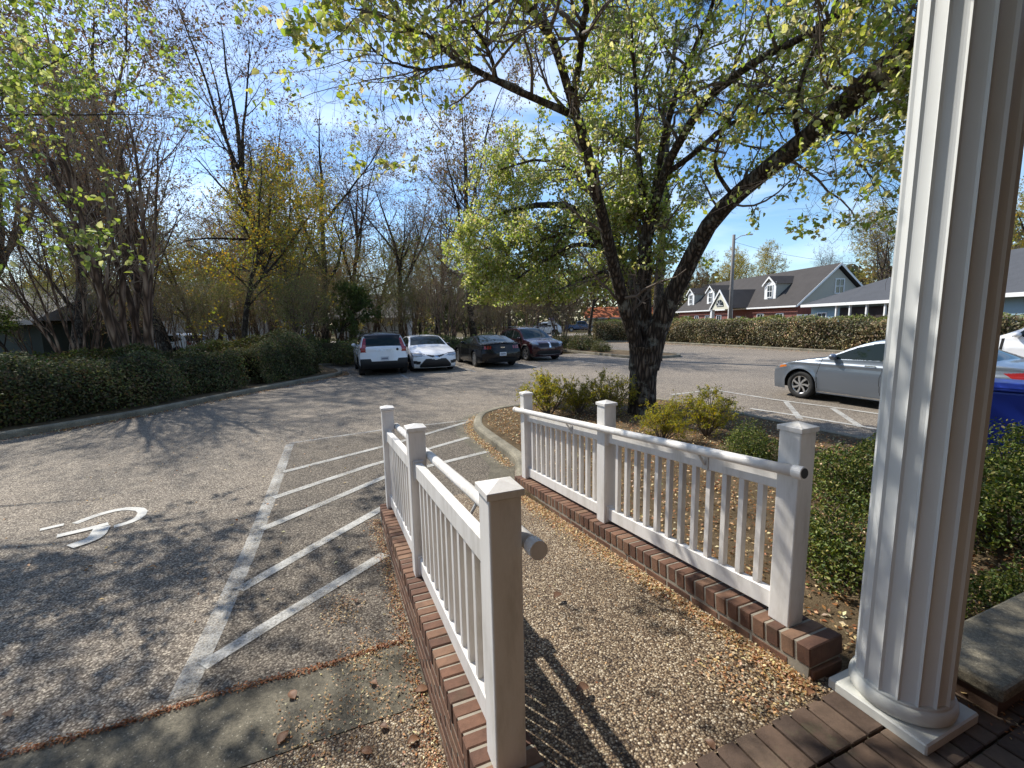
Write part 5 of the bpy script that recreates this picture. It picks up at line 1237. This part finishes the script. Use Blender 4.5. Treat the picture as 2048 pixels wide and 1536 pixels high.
# ---- near tree on the left, its trunk just outside the frame
def left_tree():
    rng = np.random.default_rng(23); base = np.array([-11.3, 6.2, 0.1])
    H = 8.8; P0 = np.empty((1, 14, 3)); P0[0, :, 0] = np.linspace(0, .5, 14); P0[0, :, 1] = np.linspace(0, -.2, 14); P0[0, :, 2] = np.linspace(-.2, 6.5, 14)
    R0 = np.linspace(.24, .08, 14)[None]
    Pl, Rl = sprout(rng, P0, R0, 12, .34, .98, .8, .16, 4.6, .15, 14, .06, .03, .4, .05, .35, .15)
    Px, Rx = sprout(rng, P0, R0, 15, .40, .98, .85, .14, 7.4, .15, 14, .05, -.004, .35, .036, .2, .12, bias=(1.2, -.02, .0))
    Pl = np.concatenate([Pl, Px]); Rl = np.concatenate([Rl, Rx])
    def shadow_ok(w):        # crown shaped for its shadow
        q = w[:, :2] - np.array(SUN_DIR[:2])[None] * (w[:, 2:3] / SUN_DIR[2])
        return q[:, 1] < np.interp(q[:, 0], [-14, -9, -4.6, -4.0, -3.3, -1.6, 0.2], [3, 2.6, 3.3, 4.6, 5.4, 5.8, 5.2]) - 20 * (q[:, 0] > np.sin(q[:, 1] * 5) * .5 - .1)
    kp = shadow_ok(Pl[:, -1] + base) | (rng.random(len(Pl)) < .2); Pl, Rl = Pl[kp], Rl[kp]
    P1, R1 = sprout(rng, Pl, Rl, 13, .25, 1, .75, .2, 1.7, .35, 8, .14, .02, .55, .03, .4)
    kp = shadow_ok(P1[:, -1] + base); P1, R1 = P1[kp], R1[kp]
    P2, R2 = sprout(rng, P1, R1, 6, .15, 1, .75, .25, .75, .35, 6, .2, .02, .6, .012, .35)
    P3, R3 = sprout(rng, P2, R2, 3, .2, 1, .75, .3, .3, .35, 4, .25, .0, .6, .005, .3)
    V, F = join_tubes([(P0, R0, 14), (Pl, Rl, 8)]); tr = mesh_data('trunk', V, F, BARK, True)
    V, F = join_tubes([(P1, R1, 5), (P2, R2, 3), (P3, np.maximum(R3, .002), 3)]); tw = mesh_data('branches', V, F, TWIG, True)
    p = np.concatenate([along(rng, P3, 6, .2), along(rng, P2, 2, .4)]); p = p[shadow_ok(p + base)]; n = len(p); p = p + rng.normal(0, .035, (n, 3))
    V, F, c = leaves(rng, p, rng.normal(0, 1, (n, 3)) + (0, 0, .5), rng.uniform(.05, .09, n), .72, jitter_col(rng, [(.24, .29, .07), (.31, .35, .10), (.19, .25, .06), (.44, .45, .20)], n, .2, .12), 2, .8)
    cr = mesh_data('crown', V, F, LEAF, False, c); print('left tree', n)
    make_tree('pear_tree', tuple(base), 'leafy green pear branches reaching in at the upper left corner', [('trunk', tr), ('branches', tw), ('crown', cr)])
left_tree()

def pine():
    rng = np.random.default_rng(31); p0 = D(1315, 650, 21); H = 14.5
    P0 = np.empty((1, 14, 3)); P0[0, :, 0] = np.linspace(0, 1.0, 14) ** 2 * .5; P0[0, :, 1] = 0; P0[0, :, 2] = np.linspace(-.2, H, 14); R0 = np.linspace(.26, .06, 14)[None]
    P1, R1 = sprout(rng, P0, R0, 26, .38, 1, 1.15, .2, 2.6, .3, 8, .12, .06, .5, .06, .4)
    P2, R2 = sprout(rng, P1, R1, 5, .45, 1, .6, .2, .7, .3, 5, .15, .1, .6, .02, .2)
    V, F = join_tubes([(P0, R0, 12), (P1, R1, 5), (P2, R2, 3)]); tr = mesh_data('trunk', V, F, BARK2, True)
    t = np.repeat(along(rng, P2, 4, .5), 26, 0); n = len(t); dv = norm(rng.normal(0, 1, (n, 3)) + (0, 0, .3))
    V, F, c = leaves(rng, t, rng.normal(0, 1, (n, 3)), rng.uniform(.16, .26, n), .07, jitter_col(rng, [(.035, .06, .02), (.05, .075, .025)], n, .2, .1), 1, 0, dv)
    make_tree('pine_tree', (p0[0], 21, 0), 'dark pine whose trunk and needle clumps show behind the pear tree', [('trunk', tr), ('crown', mesh_data('crown', V, F, LEAF_D, False, c))])
pine()

# ---- hedges
def lump(P, s=1.0): return (np.sin(P[:, 0] * 2.1 * s + 1) * np.sin(P[:, 1] * 1.9 * s) + .6 * np.sin(P[:, 0] * 4.3 * s + P[:, 2] * 3 * s) * np.cos(P[:, 1] * 3.7 * s + 2) + .5 * np.sin(P[:, 2] * 5 * s + P[:, 0] * 2.2 * s))
def hedge(name, path, wl, wr_, h, nl, size, cols, label, seed, mat, z0=0.1, amp=.16, hvar=None, aspect=.55, topc=None):
    rng = np.random.default_rng(seed); P = resample(path, .25); n = len(P); T = norm(np.gradient(P, axis=0)); N = np.stack([-T[:, 1], T[:, 0]], -1)
    hs = np.full(n, h) if hvar is None else np.interp(np.linspace(0, 1, n), np.linspace(0, 1, len(hvar)), hvar)
    base = np.array([*P.mean(0), z0]); r = empty(name, tuple(base), 0, label, 'hedge')
    def point(s, q, depth):
        i = np.minimum(s.astype(int), n - 2); f = (s - i)[:, None]; c = P[i] * (1 - f) + P[i + 1] * f; nn = N[i]; hh = hs[i] * (1 - f[:, 0]) + hs[i + 1] * f[:, 0]
        # q in 0..1 runs up the left side, over the rounded top and down the right
        ang = np.pi * q; e = .45
        off = np.sign(np.cos(ang)) * np.abs(np.cos(ang)) ** e; zz = np.abs(np.sin(ang)) ** e
        o = np.where(off > 0, off * wl, off * wr_) * (1 - depth); z = hh * zz * (1 - depth * .6)
        out = np.stack([np.where(off > 0, off / wl, off / wr_), zz / hh], -1)
        p3 = np.c_[c + nn * o[:, None], z + z0]; nr = np.c_[nn * out[:, :1], out[:, 1:]]
        return p3, norm(nr)
    s = rng.uniform(0, n - 1.001, nl); pick = rng.random(nl) < .55; zz0 = rng.uniform(.03, 1, nl); of0 = rng.uniform(0, 1, nl)
    q = np.where(pick, np.arcsin(zz0 ** (1 / .45)), np.arccos(of0 ** (1 / .45))) / np.pi; q = np.where(rng.random(nl) < .5, q, 1 - q); d = np.abs(rng.normal(0, .10, nl))
    p, nr = point(s, q, d); p = p + nr * (lump(p) * amp)[:, None] + rng.normal(0, .03, p.shape)
    cl = jitter_col(rng, cols, nl, .25, .18); pt = np.sin(p[:, 0] * 1.7 + 2 * np.sin(p[:, 1] * 1.1)) * np.sin(p[:, 1] * 2.3 + p[:, 2] * 2.5 + 1); cl[:, :3] *= (1 + .35 * pt)[:, None] * (1 + np.array([.10, 0, -.05])[None] * (pt > .45)[:, None])
    if topc:
        m = nr[:, 2] + rng.normal(0, .15, nl) > .75; cl[m] = jitter_col(rng, topc, m.sum(), .2, .15)
    V, F, c = leaves(rng, p, nr + rng.normal(0, .55, p.shape), rng.uniform(.7, 1.3, nl) * size, aspect, cl, 1, .2)
    mesh('foliage', V - base, F, mat, r, False, c)
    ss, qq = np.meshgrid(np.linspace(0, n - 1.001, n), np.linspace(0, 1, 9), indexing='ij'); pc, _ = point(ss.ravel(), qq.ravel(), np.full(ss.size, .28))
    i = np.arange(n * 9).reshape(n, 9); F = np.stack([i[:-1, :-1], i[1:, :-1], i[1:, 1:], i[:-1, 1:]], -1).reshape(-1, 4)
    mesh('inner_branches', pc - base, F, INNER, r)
    # end leaves
    for e in (0, n - 1):
        k = int(nl * .03) + 200; o = rng.uniform(-1, 1, k); z = rng.uniform(.05, 1, k); tt = T[e] * (-1 if e == 0 else 1)
        pe = np.c_[P[e] + N[e] * np.where(o > 0, o * wl, o * wr_)[:, None] * .9 + tt * np.abs(rng.normal(0, .1, (k, 1))), z * hs[e] * (1 - .25 * o ** 4) + z0]
        V, F, c = leaves(rng, pe, np.c_[np.tile(tt, (k, 1)), np.zeros(k)] + rng.normal(0, .5, (k, 3)), rng.uniform(.7, 1.3, k) * size, aspect, jitter_col(rng, cols, k, .22, .18), 1, .2)
        mesh('end_foliage', V - base, F, mat, r, False, c)
    return r
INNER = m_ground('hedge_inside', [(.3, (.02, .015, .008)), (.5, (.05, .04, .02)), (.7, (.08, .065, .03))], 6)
GR = [(.055, .075, .022), (.08, .10, .028), (.12, .13, .04), (.04, .05, .02), (.12, .085, .045), (.16, .15, .06)]
lh = offset(LKs[8:72], 1.75)
hedge('azalea_hedge', lh[:34], 1.3, 1.15, 1.25, 42000, .062, GR, 'long low azalea hedge along the left kerb, nearest part', 41, LEAF_D, hvar=[1.15, 1.2, 1.3, 1.2, 1.1])
hedge('azalea_hedge', lh[36:], 1.5, 1.2, 1.45, 34000, .06, GR, 'rounded azalea hedge on the left ending beside the white crossover', 42, LEAF_D, hvar=[1.1, 1.3, 1.5, 1.5, 1.3])
hedge('back_hedge', offset(LKs[20:60], 4.2), .9, .9, 1.2, 12000, .07, [(.07, .10, .025), (.10, .13, .03), (.12, .10, .04)], 'lighter green hedge behind the long left one', 43, LEAF_D, hvar=[.9, 1.25, .95, 1.3, 1.1])
hedge('shrub_row', [S(-1.2, 24.6)[:2], S(3, 24.5)[:2], S(7.5, 24.6)[:2], S(11.5, 24.7)[:2]], .8, .8, 1.1, 16000, .08, [(.07, .10, .025), (.12, .15, .04), (.16, .17, .05), (.05, .07, .02)], 'clipped shrub row behind the parked cars', 44, LEAF_D, hvar=[1.3, 1.1, .8, 1.25, 1.1, .9, 1.2], amp=.2)
hp = offset(hkc, -1.1)
hedge('long_hedge', hp[5:50][::-1], .85, .95, 1.75, 46000, .11, [(.24, .19, .09), (.15, .12, .05), (.10, .10, .035), (.36, .29, .17), (.06, .06, .025)], 'long clipped hedge with brownish leaves below the brick house', 45, LEAF_D, amp=.14, topc=[(.16, .20, .04), (.22, .25, .06), (.14, .15, .05)])

# ---- shrubs
def shrub_mesh(seed, rx, rzz, nl, size, cols, mat, detail=1, clumps=16, asp=.6):
    rng = np.random.default_rng(seed)
    cc = norm(rng.normal(0, 1, (clumps, 3)) * (1, 1, .8)) * rng.uniform(.35, .75, (clumps, 1)); cc[:, 2] = np.abs(cc[:, 2])
    cr = rng.uniform(.28, .45, clumps); k = rng.integers(0, clumps, nl); d = norm(rng.normal(0, 1, (nl, 3))); rad = cr[k] * (1 - np.abs(rng.normal(0, .22, nl)).clip(0, .9))
    p = cc[k] + d * rad[:, None]; p = p[p[:, 2] > -.05]; d = d[:len(p)]; n = len(p)
    P = p * (rx, rx, rzz) + (0, 0, .12 * rzz)
    V, F, c = leaves(rng, P, d + rng.normal(0, .6, (n, 3)) + (0, 0, .3), rng.uniform(.7, 1.3, n) * size, asp, jitter_col(rng, cols, n, .22, .15), detail, .0)
    tip = cc * (rx, rx, rzz) * rng.uniform(.9, 1.15, (clumps, 1)) + (0, 0, .12 * rzz)
    tt = np.linspace(0, 1, 6)[None, :, None]; B = tip[:, None, :] * tt + np.sin(tt * 3.1) * rng.normal(0, .05, (clumps, 1, 3)) * rx; R = np.linspace(.012, .004, 6)[None] * np.ones((clumps, 1)) * (rx / .5)
    B2, R2 = sprout(rng, B, R, 8, .3, 1, .8, .3, rx * .35, .4, 4, .2, .1, .6, .01, .3)
    v2, f2 = join_tubes([(B, R, 5), (B2, R2, 3)])
    return [('stems', mesh_data('stems', v2, f2, TWIG, True)), ('foliage', mesh_data('foliage', V, F, mat, False, c))]
BOX = [(.07, .105, .022), (.11, .15, .028), (.16, .19, .04), (.05, .075, .02), (.24, .23, .06)]
boxA = shrub_mesh(51, .75, .85, 9000, .034, BOX, LEAF_D, 2, 20); boxB = shrub_mesh(52, .7, .75, 7000, .034, BOX, LEAF_D, 2, 16)
def bush(name, parts, xy, sc, label, rz, z=.1, cat='shrub', group=None): return make_tree(name, (xy[0], xy[1], z), label, parts, cat, group, rz, sc)
gb = 'boxwood bushes in the ramp bed'
bush('boxwood', boxA, (2.42, 3.0), .70, 'glossy boxwood bush just behind the nearest right railing post', 0, group=gb)
bush('boxwood', boxB, (3.3, 4.2), .78, 'boxwood bush behind the right railing, second from the column', 1.2, group=gb)
bush('boxwood', boxA, (3.05, 5.6), .62, 'boxwood bush behind the right railing, farther toward the tree', 2.2, group=gb)
bush('boxwood', boxB, (4.4, 5.05), .76, 'boxwood bush left of the column at mid height', 3.1, group=gb)
bush('boxwood', boxA, (4.0, 3.4), 1.0, 'dense boxwood bush right of the white column', 4.0, group=gb)
bush('boxwood', boxB, (5.3, 4.55), .92, 'boxwood bush below the blue bin', 5.0, group=gb)
bush('boxwood', boxA, (6.2, 4.1), 1.1, 'boxwood bush at the right edge below the blue bin', 0.7, group=gb)
bush('boxwood', boxB, (2.95, 2.35), .62, 'low boxwood seen between the column and the low concrete wall', 2.9, group=gb)
def cypress(seed):
    rng = np.random.default_rng(seed); ns = 16
    az = rng.uniform(0, 2 * np.pi, ns); tl = rng.uniform(.1, .85, ns); v = np.stack([np.cos(az) * np.sin(tl), np.sin(az) * np.sin(tl), np.cos(tl)], -1)
    P0 = np.empty((ns, 8, 3)); P0[:, 0] = (0, 0, -.03)
    for j in range(1, 8): v = norm(v + rng.normal(0, .1, v.shape) + (0, 0, .04)); P0[:, j] = P0[:, j - 1] + v * rng.uniform(.08, .125, (ns, 1))
    R0 = np.linspace(.014, .004, 8)[None] * np.ones((ns, 1))
    P1, R1 = sprout(rng, P0, R0, 8, .25, 1, .8, .2, .30, .35, 6, .12, .02, .6, .006, .4)
    P2, R2 = sprout(rng, P1, R1, 6, .1, 1, .7, .2, .13, .4, 5, .1, -.12, .6, .003, .3)
    V, F = join_tubes([(P0, R0, 5), (P1, R1, 3)]); st = mesh_data('stems', V, F, TWIG, True)
    p = np.concatenate([along(rng, P2, 12, 0), along(rng, P1, 5, .3)]); n = len(p); dv = norm(rng.normal(0, .6, (n, 3)) + (0, 0, -.3))
    V, F, c = leaves(rng, p, rng.normal(0, 1, (n, 3)), rng.uniform(.02, .042, n), .34, jitter_col(rng, [(.32, .28, .03), (.42, .34, .035), (.20, .21, .03), (.48, .38, .05), (.13, .16, .03)], n, .2, .15), 1, .0, dv)
    return [('stems', st), ('foliage', mesh_data('foliage', V, F, LEAF, False, c))]
cyA, cyB = cypress(61), cypress(62); gc = 'golden cypress shrubs in the ramp bed'
bush('golden_cypress', cyA, (.72, 8.7), 1.12, 'golden cypress shrub behind the farthest right railing post', 0, group=gc)
bush('golden_cypress', cyB, (1.85, 8.6), 1.05, 'golden cypress shrub just left of the pear tree trunk', 1, group=gc)
bush('golden_cypress', cyA, (2.25, 6.6), .80, 'low golden cypress shrub in front of the pear tree trunk', 2.4, group=gc)
bush('golden_cypress', cyB, (3.05, 6.9), .95, 'golden cypress shrub right of the pear tree trunk', 3.0, group=gc)
bush('golden_cypress', cyA, (1.35, 8.9), .8, 'small golden cypress between the two behind the railing', 4.2, group=gc)
azA = shrub_mesh(71, .9, .9, 5000, .06, [(.07, .09, .025), (.12, .13, .04), (.16, .12, .06)], LEAF_D)
for b, a, sc, lb in ((14.9, 22.5, .8, 'leafy bush on the end island, nearest the tip'), (14.9, 24.6, 1.3, 'tall loose bush on the end island'), (15.1, 27.5, 1.2, 'farther bush on the end island'), (13.2, 25.5, .9, 'bush between the maroon crossover and the end island')):
    p = S(b, a); bush('island_shrub', azA, p, sc, lb, b * 3, group='shrubs on the end island')
for px, y, sc, lb in ((130, 14.8, 1.0, 'round green shrub left of the multi-stemmed tree'), (60, 16.2, .9, 'round green shrub near the green building'), (560, 18.6, 1.2, 'green shrub behind the rounded azalea hedge'), (800, 24.6, 1.2, 'rounded dark shrub between white crossover and white sedan'), (690, 21.5, 1.3, 'dark shrub at the left side of the white crossover')):
    p = D(px, 650, y); bush('round_shrub', azA, p, sc, lb, px, group='round shrubs behind the kerb')
redA = shrub_mesh(72, 1.2, .5, 5000, .07, [(.25, .07, .03), (.20, .05, .03), (.16, .08, .04)], LEAF_B)
for px, y, lb in ((120, 21, 'low red-leaved shrub left of the multi-stemmed tree'), (195, 22, 'low red-leaved shrub right beside the multi-stemmed tree')):
    p = D(px, 650, y); bush('red_shrub', redA, p, 1.2, lb, px, group='red shrubs')

# thicket of twiggy undergrowth between the trees
thA = gen_tree(201, 10.0, 'vase', (4, .13, [(.34, .25, .11), (.26, .22, .08), (.18, .19, .06), (.38, .26, .11), (.28, .17, .09)])); thB = gen_tree(202, 10.0, 'vase', (5, .14, [(.15, .18, .045), (.21, .22, .06), (.28, .25, .08), (.11, .13, .04)]))
rng = np.random.default_rng(77); nth = 0
TH = [(360, 20, 4.2, 'before the white building'), (430, 22, 4.5, 'right of the white car on the left'), (520, 23, 5, 'under the yellow-olive tree'), (585, 21, 4.6, 'behind the rounded azalea hedge'), (630, 25, 5.2, 'left of the white crossover'), (700, 29, 5.2, 'before the white garage'), (745, 33, 5.6, 'behind the roof of the white crossover'), (790, 30, 5.0, 'between white crossover and white sedan'), (840, 31, 5.6, 'behind the white sedan roof'), (940, 33, 5.5, 'behind the black coupe'), (300, 23, 5, 'behind the multi-stemmed tree'), (60, 24, 5, 'beside the green building'), (1000, 30, 4.6, 'behind the maroon crossover'), (180, 26, 5.5, 'left behind the multi-stemmed tree'), (470, 30, 9, 'farther back under the yellow-olive tree'), (560, 33, 10, 'farther back behind the rounded hedge'), (650, 38, 7.5, 'far back left of the white crossover'), (900, 42, 10.5, 'far back behind the white sedan'), (1060, 44, 7, 'far back left of the white sport utility vehicle'),
  (250, 30, 9, 'far back behind the multi-stemmed tree'), (110, 31, 8.5, 'far back right of the green building'), (395, 27, 5.5, 'hiding the long white building'), (490, 26, 5.5, 'deeper under the yellow-olive tree'), (610, 29, 8, 'above the rounded azalea hedge'), (680, 34, 9, 'over the white garage roof'), (820, 37, 9.5, 'high behind the white sedan'), (960, 38, 6.5, 'high behind the black coupe'), (330, 34, 9.5, 'high behind the white car on the left'), (20, 30, 6, 'over the green building roof'), (1010, 52, 8, 'far behind the maroon crossover roof')]
for k, (px, y, H, wh) in enumerate(TH):
    p = D(px, 650, y); make_tree('thicket_bush', (p[0], y, 0), ('leafy green undergrowth bush ' if k % 2 else 'twiggy brown undergrowth bush ') + wh, thB if k % 2 else thA, 'bush', 'undergrowth behind the lot', px * .7, H / 10.0)
# far wood that closes the view
def far_wood():
    rng = np.random.default_rng(88); n = 52000
    th = rng.uniform(-1.05, .95, n); R = rng.uniform(95, 150, n); hmax = 11 + 4 * np.sin(th * 9) + 2 * np.sin(th * 31 + 1); z = rng.uniform(0, 1, n) ** .8 * hmax
    P = np.stack([np.sin(th) * R, np.cos(th) * R, z], -1)
    V, F, c = leaves(rng, P, rng.normal(0, 1, (n, 3)) + (0, -.6, 0), rng.uniform(.6, 1.5, n), .6, jitter_col(rng, [(.10, .09, .04), (.13, .10, .06), (.07, .08, .03), (.12, .12, .04)], n, .25, .15), 1)
    tag(mesh('far_wood', V, F, LEAF_B, None, False, c), 'distant belt of brown and olive woods closing the view', 'woods', kind='stuff')
far_wood()

# ---- fallen leaves and petals
def litter():
    rng = np.random.default_rng(91); P = []; Z = []; C = []; Sz = []
    def strip(pts, w, n, z, cols, size=.022):
        q = resample(np.array([p[:2] for p in pts], float), .02); i = rng.integers(0, len(q), n); t = norm(np.gradient(q, axis=0))[i]
        o = rng.normal(0, w, n); xy = q[i] + np.stack([-t[:, 1], t[:, 0]], -1) * o[:, None] + rng.normal(0, .02, (n, 2))
        return xy, o, n
    TAN = [(.52, .34, .16), (.62, .45, .24), (.42, .23, .09), (.72, .58, .36), (.32, .15, .06)]; RUST = [(.28, .10, .03), (.22, .08, .03), (.35, .15, .05)]
    def addp(xy, z, cols, size):
        n = len(xy); P.append(np.c_[xy, z + rng.uniform(.002, .012, n)]); C.append(jitter_col(rng, cols, n, .25, .15)); Sz.append(rng.uniform(.6, 1.3, n) * size)
    # along the right brick wall on the ramp
    a = rng.uniform(1.15, 4.7, 5200); b = 1.885 - np.abs(rng.normal(0, .055, 5200)) * (1 + (a > 2.6) * .5)
    xy = (AX[:2] * a[:, None] + BX[:2] * b[:, None]); addp(xy, np.array([rz(x) if x > 1.3 else .315 for x in a]), TAN, .018)
    a = rng.uniform(1.12, 1.5, 600); b = rng.uniform(1.5, 1.95, 600); addp(AX[:2] * a[:, None] + BX[:2] * b[:, None], np.array([rz(x) if x > 1.3 else .315 for x in a]), TAN, .018)
    a = rng.uniform(1.2, 4.7, 900); b = rng.uniform(.62, 1.9, 900); addp(AX[:2] * a[:, None] + BX[:2] * b[:, None], np.array([rz(x) if x > 1.3 else .315 for x in a]), TAN, .014)
    # foot of the left wall, apron joints
    a = rng.uniform(1.2, 4.5, 2600); b = .345 - np.abs(rng.normal(0, .05, 2600)); addp(AX[:2] * a[:, None] + BX[:2] * b[:, None], .006, TAN + RUST, .015)
    for cx, cy, s, n in ((.15, 2.55, .08, 420), (.05, 3.1, .07, 300), (-.1, 2.15, .1, 300), (.2, 2.2, .08, 200)):
        q = rng.normal(0, 1, (n, 2)) * (s, s * 1.4); addp(AX[:2] * (cy + q[:, 1:]) + BX[:2] * (cx + q[:, :1] - .1), .007, TAN, .015)
    b = rng.uniform(-5, .3, 3800); a = 2.60 + .012 * b + .01 * np.sin(b * 7) + rng.normal(0, .012, 3800); addp(AX[:2] * a[:, None] + BX[:2] * b[:, None], .006, RUST, .016)
    a = rng.uniform(2.06, 2.6, 500); b = -1.595 + rng.normal(0, .012, 500) + (a - 2.1) * .03; addp(AX[:2] * a[:, None] + BX[:2] * b[:, None], .006, RUST, .016)
    a = rng.uniform(1.4, 2.1, 700); b = rng.uniform(-2.2, .3, 700) ** 1; addp(AX[:2] * a[:, None] + BX[:2] * b[:, None], .007, TAN + RUST + RUST, .018)
    # gutter by the rounded kerb and the bed itself
    q = resample(offset(np.array(catmull(rb[:7], 40)), .09), .02); i = rng.integers(0, len(q), 2600); addp(q[i] + rng.normal(0, .05, (2600, 2)), .006, TAN, .024)
    n = 24000; x = rng.uniform(-.6, 5.2, n); y = rng.uniform(2.2, 10, n); inside = inpoly(x, y, [tuple(p) for p in offset(rbc, -.25)] + [(11, 4), tuple(S(5, 1.1)[:2]), tuple(S(2.2, 1.1)[:2]), tuple(S(2.2, 4.7)[:2])])
    addp(np.c_[x, y][inside], .115, TAN + TAN + RUST, .032)
    b = rng.uniform(2.3, 3.6, 900); a = rng.uniform(.2, 1.1, 900); addp(AX[:2] * a[:, None] + BX[:2] * b[:, None], .318, TAN + RUST, .02)
    # along the left kerb and the far lot
    i = rng.integers(8, 78, 2500); addp(LKs[i] + rng.normal(0, .10, (2500, 2)) + (.12, 0), .004, RUST + TAN, .04)
    i = rng.integers(0, 59, 1800); addp(hkc[i] + rng.normal(0, .35, (1800, 2)) - BX[:2] * .5, .004, TAN + RUST, .06)
    n = 700; x = rng.uniform(-6, 4, n); y = rng.uniform(2.7, 14, n); m = (x * BX[0] + y * BX[1] < .3) | (y > 10.8); addp(np.c_[x, y][m], .004, TAN, .03)
    P_, C_, S_ = np.concatenate(P), np.concatenate(C), np.concatenate(Sz); n = len(P_)
    V, F, c = leaves(rng, P_, rng.normal(0, .35, (n, 3)) + (0, 0, 1), S_, .55, C_, 1)
    tag(mesh('leaf_litter', V, F, LEAF_B, None, False, c), 'small tan fallen leaves and petals strewn on ramp, bed and pavement', 'leaf litter', kind='stuff')
    # larger single leaves
    pts = [(1165, 1383, .31, 'curled brown leaf lying alone on the pebble ramp'), (1115, 1196, .25, 'small brown leaf on the ramp below the handrail end'), (748, 1372, .0, 'brown leaf on the concrete apron left of the brick wall'), (768, 1460, .0, 'long curved dry leaf on the pebble walk'), (826, 1487, .0, 'flat tan leaf on the pebble walk by the wall'),
           (733, 1510, .0, 'dry leaf at the bottom of the pebble walk'), (567, 1480, .0, 'pale brown leaf at the joint of the apron'), (585, 1395, .0, 'curled leaf on the apron beside the white stripe end'), (18, 1434, .0, 'tan leaf on the asphalt at the left edge'), (304, 1138, .0, 'single leaf on the shaded asphalt by the wheelchair symbol'), (1620, 1392, .312, 'brown leaf at the end of the right brick wall'), (1420, 1497, .30, 'tan leaf at the porch edge of the ramp'), (712, 1206, .0, 'pale scrap of leaf on the apron'), (843, 1385, .0, 'leaf caught at the foot of the left brick wall')]
    for px, py, z, lb in pts:
        g = G(px, py, z); L = rng.uniform(.045, .075); n = 7; V = []
        t = np.linspace(0, 1, n); wv = .32 * L * np.sin(np.pi * t ** .8) + .001
        for k in range(n):
            zc = .012 * math.sin(t[k] * 3) + .004
            V += [(t[k] * L - L / 2, wv[k], zc + .006), (t[k] * L - L / 2, 0, zc), (t[k] * L - L / 2, -wv[k], zc + .008)]
        F = [(3 * k + j, 3 * k + 3 + j, 3 * k + 4 + j, 3 * k + 1 + j) for k in range(n - 1) for j in (0, 1)]
        col = np.tile(np.array([*[(.22, .11, .055), (.30, .18, .09), (.17, .09, .05)][rng.integers(0, 3)], 1.0]), (len(V), 1))
        o = mesh('fallen_leaf', V, F, LEAF_B, None, True, col, loc=(g[0], g[1], z + .006), rot=(0, 0, rng.uniform(0, 6)))
        tag(o, lb, 'leaf', 'single fallen leaves')
litter()
